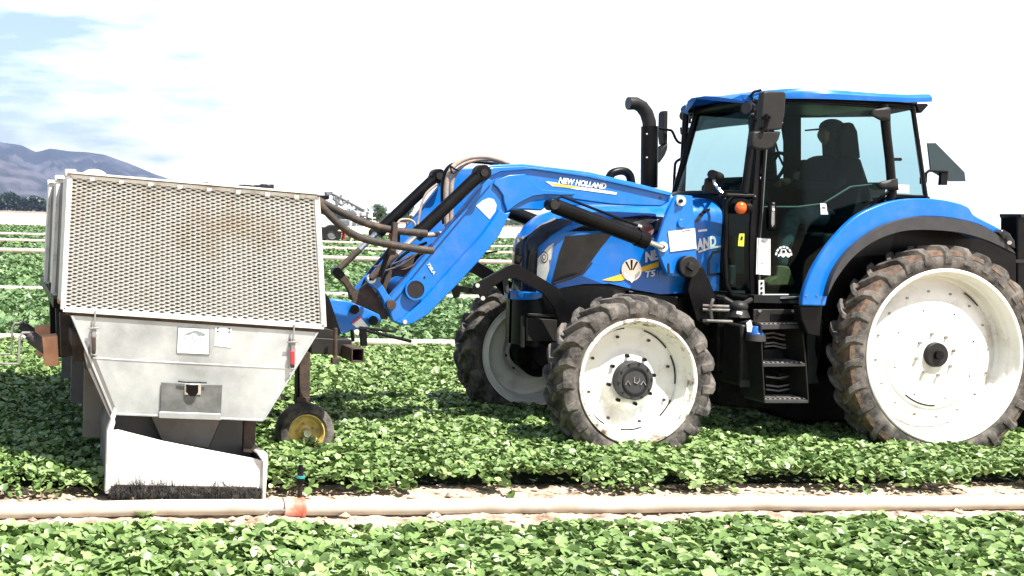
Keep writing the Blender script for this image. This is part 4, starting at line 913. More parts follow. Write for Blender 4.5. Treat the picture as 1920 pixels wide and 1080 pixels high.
# arched white tractor-shaped emblem on the door glass
for k in range(7):
    a0, a1 = R(178-k*26.5), R(178-k*26.5-20)
    P = [(1469+16*math.cos(lerp(a0, a1, t/4)), 479-18*math.sin(lerp(a0, a1, t/4))) for t in range(5)]
    Q = [(1469+12.5*math.cos(lerp(a0, a1, t/4)), 479-14.5*math.sin(lerp(a0, a1, t/4))) for t in range(5)]
    cs('emblem_arc', P+Q[::-1], 'sticker', door, off=.008)
cs('emblem_tractor', [(1458, 482), (1459, 477), (1464, 474), (1464, 467), (1473, 467), (1475, 473), (1481, 476), (1481, 481), (1477, 483), (1473, 479), (1468, 483), (1463, 479)], 'sticker', door, off=.008)
cs('emblem_window', [(1466, 469), (1471, 469), (1472, 474), (1466, 474)], 'inner', door, off=.011)
# hinges + rear pillar
obj('rear_pillar', MB().tube([cw(1656, 196), cw(1662, 250), cw(1668, 300), cw(1673, 362), cw(1668, 376)], .034, 10), 'black', cab, smooth=80)
for q in ([(1622, 215), (1630, 207), (1656, 202), (1660, 204), (1660, 228), (1645, 227)], [(1634, 346), (1645, 341), (1670, 335), (1672, 357), (1645, 355)]): cs('hinge', q, 'dgrey', cab, off=.055, thick=.03)
rq = cs('rear_side_window', [(1665, 202), (1711, 203), (1716, 240), (1724, 300), (1734, 368), (1676, 366), (1671, 300)], 'glass', cab, off=0)
rqo = [(1665, 202), (1711, 203), (1716, 240), (1724, 300), (1734, 368), (1676, 366), (1671, 300), (1665, 202)]
obj('window_seal', MB().tube([cw(*p) for p in rqo], .012, 8), 'black', rq, smooth=80)
obj('window_trim', MB().tube([cw(1678, 364), cw(1732, 366), cw(1722, 300), cw(1714, 240)], .004, 6), 'seal', rq)
cs('white_label', [(1678, 346), (1703, 347), (1703, 362), (1678, 361)], 'sticker', rq, off=.008)
cs('window_latch', [(1672, 296), (1686, 296), (1688, 299), (1686, 302), (1672, 302)], 'black', rq, off=.02)
# far side posts, rear frame
def fartube(pts, r_=.03, nm='far_pillar', m_='black'):
    return obj(nm, MB().tube([Vector((cw(*p).x, 2*CL-cw(*p).y, cw(*p).z)) for p in pts], r_, 10), m_, cab, smooth=80)
fartube([(1427, 186), (1420, 290), (1412, 420), (1414, 560)], .028)
fartube([(1660, 196), (1668, 300), (1676, 400)], .07); fartube([(1716, 200), (1724, 300), (1738, 372)], .035)
obj('rear_post', MB().tube([cw(1711, 200), cw(1724, 290), cw(1736, 372)], .018, 10), 'black', cab, smooth=80)
q0 = cw(1738, 374); obj('rear_sill', MB().cyl((q0.x, q0.y, q0.z), (q0.x, 2*CL-q0.y, q0.z), .03), 'black', cab)
# far lower wall + floor + firewall so the cab is not see-through below the belt line
P0, P1 = cw(1418, 372), cw(1560, 560); PR = cw(1735, 378)
mb = MB(); fy = 2*CL-8.50
mb.prism([(P0.x, P0.z-.02), (PR.x, PR.z), (PR.x-.1, P1.z+.3), (P1.x, P1.z), (P0.x, P1.z)], fy, fy+.03); obj('far_wall', mb, 'inner', cab)
mb = MB().box(((P0.x+P1.x)/2+.1, CL, P1.z-.02), (P1.x-P0.x+.3, 1.2, .06)); obj('cab_floor', mb, 'inner', cab)
mb = MB().box((P1.x+.30, CL+.05, (P1.z+PR.z)/2-.15), (.5, 1.15, .55)); obj('seat_platform', mb, 'inner', cab, bevel=.03)
# lower front side window, teal, with lamp
mb = MB(); cs('lower_window', [(1376, 372), (1412, 372), (1410, 430), (1409, 490), (1412, 540), (1388, 545), (1370, 535), (1366, 480), (1360, 400)], 'glass', cab, off=0)
obj('window_frame', MB().tube([cw(*p) for p in ((1372, 368), (1360, 380), (1362, 430), (1359, 480), (1362, 535), (1372, 553), (1412, 560))], .020, 8), 'black', cab, smooth=80)
obj('window_frame', MB().tube([cw(*p) for p in ((1350, 366), (1412, 368))], .022, 8), 'black', cab, smooth=80)
cs('yellow_sticker', [(1385, 438), (1395, 438), (1394, 462), (1383, 461)], 'lime', cab, off=.006)
cs('sticker_mark', [(1388, 443), (1392, 443), (1391, 450), (1387, 450)], 'inner', cab, off=.010)
cs('grey_box', [(1374, 498), (1386, 498), (1386, 540), (1375, 538)], 'rubber_trim', cab, off=-.06, thick=.02)
cs('rail', [(1408, 366), (1416, 366), (1416, 374), (1405, 374)], 'black', cab, off=.02, thick=.03)
# amber lamp
a = cw(1375, 390)+Vector((0, -.10, 0)); lm = obj('side_lamp', MB().cyl(a+Vector((.03, 0, 0)), a+Vector((.07, 0, 0)), .045, n=20).box(a+Vector((.08, .05, 0)), (.05, .12, .05)), 'black', cab, bevel=.004)
obj('amber_lens', MB().sphere(a, .050, 18, (1.0, .8, 1)), 'amber', lm, smooth=80)
# wiper
a = cw(1338, 336); w0 = Vector((a.x, 8.9, a.z)); wp = obj('wiper_arm', MB().tube([W(1338, 330, 8.85), W(1340, 345, 8.8), W(1362, 372, 8.72)], .012, 8), 'chrome', cab)
obj('wiper_housing', MB().cyl(W(1334, 326, 8.82), W(1347, 334, 8.9), .036, .05, 16).plate([(1321, 362), (1325, 335), (1335, 330), (1342, 345), (1352, 364)], 8.9, .03), 'dgrey', cab, bevel=.004)
# near mirror
def cp(px, py, Y): return W(px, py, Y)
YM = 8.28
mr = obj('mirror', MB().plate([(1432, 172), (1440, 170), (1471, 171), (1475, 176), (1472, 215), (1466, 243), (1438, 245), (1429, 240), (1428, 215)], YM, .07), 'dgrey', trac, bevel=.014, seg=3)
obj('wide_angle_mirror', MB().plate([(1414, 246), (1466, 246), (1461, 262), (1450, 277), (1438, 281), (1422, 280), (1410, 276), (1410, 262)], YM+.01, .07), 'dgrey', mr, bevel=.016, seg=3)
obj('mirror_arm', MB().tube([W(1444, 221, YM-.02), W(1438, 216, YM-.02), W(1430, 222, YM), W(1420, 218, YM+.15), cw(1418, 225)], .014, 10).tube([W(1442, 222, YM-.02), W(1436, 240, YM-.02), W(1426, 248, YM)], .012, 8), 'black', mr)
# far mirror
a = [W(1250, 240, 10.2)]
m2 = obj('mirror', MB().plate([(1245, 212), (1248, 207), (1253, 207), (1252, 270), (1246, 271), (1244, 250)], 10.15, .10), 'dgrey', trac, bevel=.01)
obj('wide_angle_mirror', MB().plate([(1243, 275), (1253, 268), (1252, 280), (1247, 292), (1238, 305), (1232, 305), (1236, 290)], 10.15, .10), 'dgrey', m2, bevel=.01)
htube('mirror_arm', [(1234, 240), (1250, 243), (1260, 246), (1268, 262), (1276, 268), (1286, 262), (1290, 247)], 10.12, .012, 'black', m2)
obj('arm_mount', MB().plate([(1280, 238), (1296, 239), (1296, 256), (1286, 256), (1281, 250)], 10.0, .05), 'black', m2, bevel=.004)
# work lamps
def lamp(px, py, Y, r_=.055, nm='work_lamp'):
    a = W(px, py, Y); l_ = obj(nm, MB().cyl(a+Vector((-.03, -.02, 0)), a+Vector((.05, .02, 0)), r_, r_*.7, 18).box(a+Vector((.03, 0, -r_)), (.03, .03, .04)), 'black', cab, bevel=.004)
    obj('lamp_lens', MB().cyl(a+Vector((-.036, -.022, 0)), a+Vector((-.03, -.02, 0)), r_*.86, n=18), 'rubber_trim', l_)
lamp(1286, 217, 9.9, .05); lamp(1404, 203, 8.55, .055)
obj('lamp_arm', MB().tube([W(1290, 219, 9.9), W(1305, 210, 9.8)], .012, 8), 'black', cab)
obj('lamp_ball', MB().sphere(W(1410, 213, 8.53), .012, 8), 'chrome', cab)
q = W(1727, 200, 8.6); obj('rear_work_lamp', MB().plate([(1718, 194), (1738, 194), (1742, 197), (1728, 212), (1722, 208)], 8.6, .09), 'black', cab, bevel=.006)
# exhaust
ex = obj('exhaust_stack', MB().tube([W(1217, 352, 9.75), W(1218, 237, 9.75)], .072, 28), 'black', trac)
P = [W(a, b, 9.75) for a, b in ((1218, 240), (1217, 228), (1212, 212), (1203, 200), (1192, 194), (1178, 194))]; obj('exhaust_pipe', MB().tube(P, [.058]*6, 24, caps=False), 'dgrey', ex, smooth=80)
obj('pipe_mouth', MB().cyl(P[-1], P[-1]+Vector((.004, 0, 0)), .054), 'navy', ex)
for b in (251, 295): obj('screw', MB().cyl(W(1213, b, 9.68), W(1213, b, 9.665), .008, n=8), 'sticker', ex)
htube('grab_bar', [(1263, 360), (1265, 320), (1267, 305), (1276, 298), (1288, 293)], 10.0, .012, 'black')
htube('intake_hose', [(1142, 334), (1148, 325), (1160, 321), (1173, 322), (1181, 330), (1184, 345)], 9.25, .035, 'black')
# slow-moving sign, seen from behind
M['smv'] = mat('dark_teal_sign_back', (.012, .03, .036), .5)
sg = obj('triangle_sign', MB().plate([(1739, 268), (1755, 268), (1809, 323), (1811, 340), (1780, 340), (1745, 320)], 8.9, .012), 'smv', trac, bevel=.003)
obj('sign_bracket', MB().tube([W(1735, 342, 8.86), W(1736, 325, 8.86), W(1742, 320, 8.86), W(1776, 322, 8.86)], .012, 8).plate([(1766, 320), (1778, 322), (1776, 347), (1764, 347)], 8.86, .03).plate([(1731, 332), (1738, 332), (1737, 345), (1731, 345)], 8.84, .04), 'black', sg)
# ---- cab interior
def iw(px, py, Y=CL): return W(px, py, Y)
X0 = iw(1585, 400).x
st_ = obj('operator_seat', MB().box(iw(1570, 415, CL), (.52, .50, .12)), 'seat', cab, bevel=.03)
obj('backrest', MB().plate([(1566, 430), (1562, 330), (1572, 296), (1596, 286), (1614, 298), (1628, 340), (1644, 400), (1644, 430)], CL-.22, ys=(CL-.24, CL+.24)), 'seat', st_, bevel=.04)
obj('headrest', MB().plate([(1574, 298), (1572, 262), (1576, 240), (1586, 229), (1598, 230), (1606, 246), (1612, 298)], CL-.1, ys=(CL-.12, CL+.12)), 'seat', st_, bevel=.02)
c_ = iw(1440, 322); rot = Matrix.Rotation(R(-60), 4, 'Y')
mb = MB(); vs = [c_+(rot @ Vector((.19*math.cos(t*math.pi/14), .19*math.sin(t*math.pi/14), 0))) for t in range(28)]; mb.tube(vs+[vs[0]], .015, 8)
for k in (0, 9, 19): mb.tube([c_, vs[k]], .012, 6)
mb.tube([c_, c_+Vector((-.12, 0, -.30)), c_+Vector((-.2, 0, -.7))], [.03, .05, .07], 10); obj('steering_wheel', mb, 'seat', cab)
obj('dashboard', MB().plate([(1372, 345), (1400, 330), (1440, 345), (1446, 380), (1400, 520), (1372, 520)], CL-.2, ys=(CL-.2, CL+.25)), 'inner', cab, bevel=.03)
obj('armrest_console', MB().plate([(1500, 392), (1548, 386), (1600, 390), (1600, 430), (1520, 440)], CL+.28, ys=(CL+.3, CL+.5)), 'inner', cab, bevel=.02)
ml = MB(); ml.plate([(1500, 314), (1506, 314), (1506, 300), (1511, 299), (1512, 316), (1511, 330), (1506, 329), (1505, 320), (1500, 320)], 9.75, .03); ml.plate([(1425, 282), (1446, 284), (1447, 302), (1426, 303)], 9.6, .05); obj('monitor', ml, 'seat', cab)
obj('cab_header', MB().plate([(1440, 186), (1720, 190), (1720, 204), (1650, 218), (1440, 221)], 9.62, .06), 'seat', cab)
obj('window_backing', MB().plate([(1352, 374), (1415, 374), (1415, 590), (1352, 590)], 9.35, .05), 'inner', cab)  # dark plate added to close the view beyond the lower window
fartube([(1697, 206), (1704, 260), (1716, 320), (1722, 372)], .022, 'rear_frame'); fartube([(1680, 240), (1690, 280), (1712, 330)], .010, 'rear_wiper')
obj('far_door_pillar', MB().plate([(1471, 196), (1502, 196), (1502, 352), (1471, 352)], 9.86, .02), 'seat', cab)  # wide dark pillar of the far door
obj('far_inner_panel', MB().plate([(1408, 348), (1450, 342), (1660, 342), (1655, 600), (1408, 600)], 9.58, .02), 'inner', cab)  # dark inner wall panel, added to cover the far fender behind the glass
cs('interior_rail', [(1640, 222), (1644, 222), (1648, 290), (1644, 300), (1640, 296)], 'seat', cab, off=-.6)
# ---- fender
fo = [(1504, 573), (1508, 548), (1520, 515), (1538, 482), (1566, 444), (1605, 406), (1650, 384), (1690, 374), (1740, 372), (1785, 378), (1815, 388), (1828, 404), (1862, 422), (1880, 432)]
fi = [(1875, 446), (1840, 424), (1790, 411), (1740, 407), (1700, 411), (1650, 428), (1600, 464), (1570, 502), (1556, 540), (1548, 574)]
fe = obj('fender', MB().plate(dens(fo)+dens(fi), 8.26, ys=(8.26, 8.31)), 'blue', trac, bevel=.018, seg=4)
fl1 = [(1552, 556), (1556, 535), (1570, 501), (1600, 463), (1650, 427), (1700, 410), (1740, 406), (1790, 410), (1840, 423), (1876, 444), (1894, 462), (1905, 476)]
fl2 = [(1890, 468), (1850, 450), (1800, 436), (1740, 431), (1690, 434), (1640, 452), (1600, 482), (1570, 520), (1553, 552)]
obj('fender_flare', MB().plate(dens(fl1)+dens(fl2), 8.21, ys=(8.21, 8.26)), 'rubber_trim', fe, bevel=.012, seg=3)
obj('fender_top', MB().plate(dens([(1740, 374), (1785, 379), (1815, 389), (1828, 405), (1862, 423), (1880, 433)])+[(1870, 450), (1790, 412), (1745, 412)], 8.27, ys=(8.29, 8.74)), 'blue', fe, bevel=.01)
fe2 = part_copy(fe, dloc=(0, 2*CL-8.26-8.31, 0))
obj('fender_base', MB().plate([(1504, 574), (1548, 575), (1543, 632), (1520, 628), (1508, 600)], 8.29, ys=(8.32, 8.40)), 'black', trac, bevel=.008)
for a in (1512, 1532): obj('rivet', MB().cyl(W(a, 554, 8.26), W(a, 554, 8.252), .007, n=8), 'steel', fe)
obj('inner_fender', MB().plate([(1520, 560), (1560, 470), (1620, 420), (1700, 395), (1790, 398), (1870, 440), (1905, 480), (1905, 620), (1560, 620)], 8.53, ys=(8.53, 8.56)), 'black', trac)
tl = obj('tail_lamp', MB().plate([(1872, 436), (1882, 430), (1893, 437), (1903, 452), (1904, 466), (1896, 462), (1884, 450)], 8.20, ys=(8.20, 8.30)), 'navy', trac, bevel=.006)
for a, b in ((1878, 439), (1885, 444)): obj('lamp_slot', MB().plate([(a, b), (a+4, b-3), (a+8, b+6), (a+4, b+8)], 8.195, .003), 'dgrey', tl)
obj('reflector', MB().cyl(W(1893, 455, 8.20), W(1893, 455, 8.185), .016, n=12), 'chrome', tl)
# ---- black implement at the back edge
bx = empty('implement_box', W(1910, 640, 8.9), 'black box of a rear implement at the right edge behind the big wheel', 'implement')
obj('box_body', MB().plate([(1875, 406), (1879, 402), (2080, 406), (2080, 640), (1875, 630)], 8.72, ys=(8.55, 8.72)), 'black', bx, bevel=.012)
obj('box_lid', MB().plate([(1874, 401), (2082, 405), (2082, 412), (1874, 408)], 8.74, ys=(8.53, 8.74)), 'dgrey', bx, bevel=.004)
obj('box_rib', MB().plate([(1876, 486), (2080, 490), (2080, 496), (1876, 492)], 8.54, ys=(8.535, 8.55)), 'dgrey', bx)
mb = MB(); a = W(1960, 635, 8.8); mb.box((a.x+.2, CL, .55), (.5, 1.0, .7)); obj('box_stand', mb, 'chassis', bx)

# ================================================================== DRIVER
def P3(px, py, dy=0.0): return tuple(W(px, py, CL+dy))
dr = empty('person', W(1590, 425, CL), 'driver in dark shirt, cap and blue jeans seated in the tractor cab', 'person')
pel, belly, chest, neck, headb, headm, headt = P3(1592, 408), P3(1584, 372), P3(1575, 325), P3(1567, 294), P3(1560, 274), P3(1558, 255), P3(1559, 240)
body('body', [[(pel, .17), (belly, .19), (chest, (.22, .19)), (neck, .070), (headb, .072), (headm, .084), (headt, .078)],
              [(chest, .16), (P3(1580, 312, -.18), .075), (P3(1562, 352, -.26), .055), (P3(1510, 350, -.2), .042), (P3(1484, 340, -.14), .035)],
              [(chest, .16), (P3(1580, 312, .18), .075), (P3(1562, 352, .26), .055), (P3(1510, 350, .2), .042), (P3(1484, 340, .14), .035)]], 'fabric', dr)
hd = bpy.data.objects.new('face', None)
body('face', [[(P3(1551, 272), .045), (P3(1546, 262), .055), (P3(1546, 250), .06), (P3(1550, 240), .05)], [(P3(1546, 262), .055), (P3(1538, 258), .014)]], 'skin', dr)
mb = MB().sphere(P3(1560, 240), .100, 18, (1.12, .85, .80)); q0, q1 = Vector(P3(1548, 241)), Vector(P3(1520, 244))
mb.box(q0.lerp(q1, .5), ((q0-q1).length, .15, .014), Matrix.Rotation(R(-6), 3, 'Y'))
obj('cap', mb, 'fabric', dr, smooth=80)
for s_ in (-1, 1):
    hx = P3(1484, 340, .14*s_); ch = [(hx, .035), (tuple(Vector(hx)+Vector((-.05, 0, .0))), .032), (tuple(Vector(hx)+Vector((-.085, 0, -.01))), .026)]
    body('hand', [ch]+[[(ch[1][0], .032), (tuple(Vector(hx)+Vector((-.11-.006*k, (k-1.5)*.022, .01))), .010), (tuple(Vector(hx)+Vector((-.135, (k-1.5)*.022, -.02))), .009), (tuple(Vector(hx)+Vector((-.125, (k-1.5)*.022, -.05))), .008)] for k in range(4)]+[[(ch[1][0], .032), (tuple(Vector(hx)+Vector((-.07, -.05*s_, .01))), .011), (tuple(Vector(hx)+Vector((-.10, -.055*s_, .02))), .009)]], 'skin', dr, sub=1)
body('trousers', [[(P3(1594, 412), .15), (P3(1580, 412, -.11), .105), (P3(1530, 405, -.16), .092), (P3(1486, 404, -.18), .078), (P3(1476, 440, -.18), .068), (P3(1464, 478, -.18), .062), (P3(1462, 506, -.18), .064)],
                  [(P3(1594, 412), .15), (P3(1580, 412, .11), .105), (P3(1530, 405, .16), .092), (P3(1486, 404, .18), .078), (P3(1476, 440, .18), .068), (P3(1464, 478, .18), .062), (P3(1462, 506, .18), .064)]], 'jeans', dr)
for s_ in (-1, 1):
    obj('boot', MB().plate([(1452, 498), (1462, 496), (1474, 500), (1480, 518), (1484, 528), (1483, 535), (1434, 537), (1432, 530), (1438, 523), (1450, 517)], CL+.18*s_, ys=(CL+.18*s_-.05, CL+.18*s_+.05)), 'boot', dr, bevel=.018, seg=3)

# ================================================================== HOPPER IMPLEMENT on the loader
YH = 7.27
hop = empty('hopper_implement', (1.0, CL, 0), 'aluminium spreader with three hoppers, mesh panels and sheet metal chutes carried on the loader', 'implement')
TLc, TRc, BRc, BLc = (131, 330), (594, 370), (607, 613), (118, 580)
def quad(u, v, Y=YH, a=TLc, b=TRc, c=BRc, d=BLc):
    px = (a[0]*(1-u)+b[0]*u)*(1-v)+(d[0]*(1-u)+c[0]*u)*v; py = (a[1]*(1-u)+b[1]*u)*(1-v)+(d[1]*(1-u)+c[1]*u)*v
    return W(px, py, Y)
DEP = .86
def mesh_mat():
    mt, n, l, p = nodes_mat('cream_mesh_paint'); tcn = n.new('ShaderNodeTexCoord')
    nz = n.new('ShaderNodeTexNoise'); nz.inputs['Scale'].default_value = 1.9; nz.inputs['Detail'].default_value = 7; nz.inputs['Roughness'].default_value = .65
    l.new(tcn.outputs['Object'], nz.inputs['Vector']); cr = n.new('ShaderNodeValToRGB'); e = cr.color_ramp.elements
    e[0].position = .53; e[0].color = (.74, .74, .725, 1); e[1].position = .80; e[1].color = (.54, .44, .32, 1)
    l.new(nz.outputs['Fac'], cr.inputs[0]); l.new(cr.outputs[0], p.inputs['Base Color']); p.inputs['Roughness'].default_value = .5; p.inputs['Metallic'].default_value = .1
    return mt
M['mesh'] = mesh_mat()
M['backing'] = mat('taupe_shade_backing', (.17, .145, .125), .9, 0, (.07, .06, .052), 2.6, .50, .6)  # taupe sheet; its dark patches imitate shadow on the wall behind the mesh
def make_hopper():
    h = bpy.data.objects.new('hopper', None); COL.objects.link(h); h.parent = hop; h.location = (0, 0, 0)
    # expanded metal: staggered strands, real thickness
    mb = MB(); nu, nv = 25, 35; T = .006
    def pt(u, v, y): 
        q = quad(u, v); return (q.x, YH+y, q.z)
    du, dv = 1/nu, 1/nv
    for j in range(2*nv+1):
        for i in range(nu+1):
            uc = (i+(.5 if j % 2 else 0))*du; vc = j*dv/2
            # hexagonal ring piece: from bond (uc,vc) to the two bonds of the next half row
            if j == 2*nv: continue
            for sg in (-1, 1):
                u1 = uc+sg*du/2; v1 = vc+dv/2
                if not (0 <= uc <= 1 and 0 <= u1 <= 1): 
                    continue
                w = .0060; b = .20*du
                a0 = (uc, vc); a1 = (uc+sg*b, vc+.004); a2 = (u1-sg*b, v1-.004); a3 = (u1, v1)
                q = [pt(a0[0], a0[1]-w, .008), pt(a1[0], a1[1]-w, .006), pt(a2[0], a2[1]-w, -.002), pt(a3[0], a3[1]-w, -.004), pt(a3[0], a3[1]+w, .0), pt(a2[0], a2[1]+w, .002), pt(a1[0], a1[1]+w, .010), pt(a0[0], a0[1]+w, .012)]
                q2 = [(p[0], p[1]+T, p[2]) for p in q]
                mb.add(q+q2, [[0, 1, 6, 7], [1, 2, 5, 6], [2, 3, 4, 5], [8, 15, 14, 9], [9, 14, 13, 10], [10, 13, 12, 11], [0, 8, 9, 1], [1, 9, 10, 2], [2, 10, 11, 3], [4, 12, 13, 5], [5, 13, 14, 6], [6, 14, 15, 7]])
    sc = obj('mesh_screen', mb, 'mesh', h, smooth=0)
    q = [quad(*c) for c in ((0, 0), (1, 0), (1, 1), (0, 1))]
    obj('screen_backing', MB().prism([(p.x, p.z) for p in (quad(.01, .01), quad(.99, .01), quad(.99, .99), quad(.01, .99))], YH+.045, YH+.055), 'backing', sc, smooth=0)
    fr = MB()
    for a, b, w in ((q[0], q[1], .022), (q[1], q[2], .034), (q[3], q[2], .030), (q[0], q[3], .032)):
        fr.strip([(a.x, a.z), (b.x, b.z)], w, YH-.012, YH+.03)
    obj('screen_frame', fr, 'alu_white', sc, bevel=.003)
    tp = MB(); e = .022
    tp.strip([(q[0].x-.01, q[0].z+e), (q[1].x+.02, q[1].z+e)], .012, YH-.03, YH+DEP*.5); obj('top_edge', tp, 'alu_white', h, bevel=.002)
    tp = MB().strip([(q[0].x, q[0].z+.011), (q[1].x, q[1].z+.011)], .014, YH-.008, YH+.02); tp.strip([(q[3].x+.02, q[3].z-.026), (q[2].x-.02, q[2].z-.026)], .018, YH+.0, YH+.04); obj('edge_gasket', tp, 'rust', h)
    for i in range(8):
        p = quad(.09+i*.118, -.004); obj('clip', MB().box((p.x, YH-.016, p.z-.012), (.03, .012, .022)), 'alu_white', h, bevel=.002)
    # box body: front sits behind the screen; left side wall leans out with vertical ribs
    bd = MB(); b0 = YH+.056; b1 = YH+DEP
    bd.prism([(q[0].x+.005, q[0].z+.01), (q[1].x-.005, q[1].z+.01), (q[2].x-.01, q[2].z), (q[3].x+.01, q[3].z)], b0, b1)
    obj('hopper_body', bd, 'alu_white', h, bevel=.01)
    for k, yy in enumerate(()):
        rb = MB().strip([(q[0].x+.02-.03, q[0].z+.035), (q[3].x+.01-.045, q[3].z-.02)], .07, YH+yy, YH+yy+.035); obj('side_rib', rb, 'alu_white', h, bevel=.004)
    lt = MB(); a = quad(.045, -.03); lt.box((a.x-.06, YH+.12, a.z+.0), (.07, .05, .05)); lt.sphere((a.x+.10, YH+.24, a.z-.02), .075, 14, (1.2, 1, .75)); obj('lid_catch', lt, 'alu_white', h, bevel=.008)
    # tapered lower sheet
    Y2 = YH+.012
    low = [(133, 587), (598, 618), (493, 788), (212, 776)]
    lo = obj('lower_sheet', MB().plate(low, Y2, ys=(Y2, Y2+.004)), 'alu', h, smooth=0)
    L_ = [W(a, b, Y2) for a, b in low]
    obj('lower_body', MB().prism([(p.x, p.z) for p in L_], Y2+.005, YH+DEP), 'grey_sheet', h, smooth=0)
    obj('sheet_edge', MB().strip([(L_[0].x, L_[0].z), (L_[3].x, L_[3].z)], .014, Y2-.012, Y2+.1).strip([(L_[1].x, L_[1].z), (L_[2].x, L_[2].z)], .012, Y2-.010, Y2+.1).strip([(L_[3].x, L_[3].z), (L_[2].x, L_[2].z)], .012, Y2-.008, Y2+.02), 'alu', lo, bevel=.002)
    obj('crease', MB().pstrip([(174, 671), (230, 675), (380, 683), (546, 691)], Y2-.004, .010, .006), 'alu', lo, bevel=.002)
    dr_ = obj('access_door', MB().plate([(303, 717), (417, 722), (414, 786), (300, 782)], Y2-.02, .012), 'alu_dark', lo, bevel=.002)
    obj('door_lip', MB().plate([(298, 774), (300, 772), (414, 776), (415, 788), (298, 784)], Y2-.034, .03), 'alu', dr_, bevel=.003)
    obj('door_latch', MB().plate([(350, 722), (372, 722), (372, 736), (366, 743), (357, 743), (350, 736)], Y2-.05, .022).pstrip([(334, 715), (350, 717), (372, 717), (388, 718)], Y2-.045, .008, .01), 'black', dr_, bevel=.003)
    obj('latch_plate', MB().plate([(346, 720), (377, 721), (377, 740), (346, 740)], Y2-.028, .006), 'chrome', dr_, bevel=.002)
    def toggle(px, py, hm):
        t = obj('toggle_latch', MB().pstrip([(px+3, py-32), (px+1, py)], Y2-.04, .010, .012).plate([(px-4, py-5), (px+5, py-5), (px+5, py+18), (px-3, py+18)], Y2-.035, .025).pstrip([(px-10, py+2), (px+10, py+1)], Y2-.045, .008, .012), 'steel', lo, bevel=.002)
        obj('latch_base', MB().plate([(px-7, py+10), (px+8, py+10), (px+7, py+52), (px-6, py+52)], Y2-.012, .01), 'alu', t, bevel=.002)
        obj('latch_handle', MB().plate([(px-4, py+18), (px+4, py+18), (px+4, py+44), (px-3, py+44)], Y2-.05, .02), hm, t, bevel=.004)
        obj('handle_tip', MB().plate([(px-4, py+44), (px+4, py+44), (px+3, py+50), (px-3, py+50)], Y2-.05, .02), 'dgrey', t, bevel=.003)
    toggle(176, 614, 'rust'); toggle(549, 640, 'red')
    stk = obj('maker_label', MB().plate([(334, 613), (393, 616), (392, 665), (332, 662)], Y2-.004, .003), 'sticker', lo, smooth=0)
    obj('label_border', MB().pstrip([(334, 613), (393, 616), (392, 665), (332, 662)], Y2-.006, .004, .003, closed=True), 'alu_dark', stk, smooth=0)
    ridge = [(344, 629), (351, 624), (358, 622), (366, 619), (374, 621), (381, 624), (386, 627), (382, 630), (378, 628), (373, 629), (368, 624), (361, 624), (356, 627), (350, 627)]
    M['slate'] = M.get('slate') or mat('slate_ink', (.22, .25, .27), .6)
    lm = MB().plate(ridge, Y2-.007, .003)
    for a, b in ((343, 632), (346, 632), (361, 631), (364, 637), (376, 633), (382, 633)): lm.plate([(a, b), (a+1.5, b), (a+1.2, b+4), (a, b+4)], Y2-.007, .003)
    obj('mountain_mark', lm, 'slate', stk, smooth=0)
    s2 = obj('instruction_label', MB().plate([(404, 612), (434, 614), (434, 652), (402, 648)], Y2-.004, .003), 'sticker', lo, smooth=0)
    mk = MB()
    for a, b, u, v in ((407, 614, 5, 3), (407, 622, 5, -3), (432, 615, -5, 3), (432, 623, -5, -3)): mk.plate([(a, b), (a+u, b), (a+u*.5, b+v*.4), (a, b+v)], Y2-.008, .003)
    obj('corner_marks', mk, 'black', s2, smooth=0)
    # funnel + chute below
    q_ = [W(a, b, YH+.35) for a, b in ((228, 779), (490, 788), (470, 850), (232, 800))]
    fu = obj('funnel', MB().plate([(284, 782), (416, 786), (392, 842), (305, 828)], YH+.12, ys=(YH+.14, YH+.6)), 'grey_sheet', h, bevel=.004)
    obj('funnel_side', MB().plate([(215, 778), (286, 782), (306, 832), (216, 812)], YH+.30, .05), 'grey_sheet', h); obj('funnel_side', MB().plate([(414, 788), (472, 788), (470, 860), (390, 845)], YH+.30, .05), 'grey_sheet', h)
    obj('funnel_strut', MB().plate([(458, 788), (480, 788), (478, 850), (456, 848)], YH+.10, .05), 'rust', h, bevel=.003)
    ct_ = [(206, 806), (222, 806), (305, 827), (392, 844), (480, 862), (501, 851), (502, 862), (495, 938), (488, 916), (212, 912), (197, 924), (201, 860)]
    Yc = YH-.02
    chx = obj('chute', MB().plate([(208, 807), (222, 806), (305, 827), (392, 844), (482, 861), (498, 866), (494, 916), (205, 911)], Yc, .012), 'alu_white', h, bevel=.002)
    a0, a1 = W(206, 806, Yc), W(499, 860, Yc); zb = W(205, 918, Yc).z
    obj('chute_side', MB().plate([(197, 925), (201, 806), (208, 788), (213, 778), (216, 792), (210, 812), (207, 925)], Yc-.02, ys=(Yc-.03, Yc+.04)), 'alu_white', chx, bevel=.003)
    obj('chute_side', MB().plate([(493, 866), (480, 846), (501, 850), (502, 862), (497, 940), (491, 940)], Yc-.02, ys=(Yc-.03, Yc+.04)), 'alu_white', chx, bevel=.003)
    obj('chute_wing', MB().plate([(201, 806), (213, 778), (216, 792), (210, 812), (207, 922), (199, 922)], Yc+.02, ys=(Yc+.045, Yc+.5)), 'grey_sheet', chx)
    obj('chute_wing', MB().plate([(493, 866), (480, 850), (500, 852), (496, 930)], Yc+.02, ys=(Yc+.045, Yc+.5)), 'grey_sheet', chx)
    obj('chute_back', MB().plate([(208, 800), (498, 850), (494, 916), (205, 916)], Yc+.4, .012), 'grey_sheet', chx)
    obj('lower_lip', MB().plate([(215, 909), (482, 914), (482, 917), (215, 912)], Yc-.012, .02), 'rust', chx)
    obj('skirt', MB().plate([(206, 912), (490, 917), (490, 937), (203, 938)], Yc+.01, ys=(Yc+.01, Yc+.38)), 'chassis', chx)
    # bristles along the bottom
    br = MB()
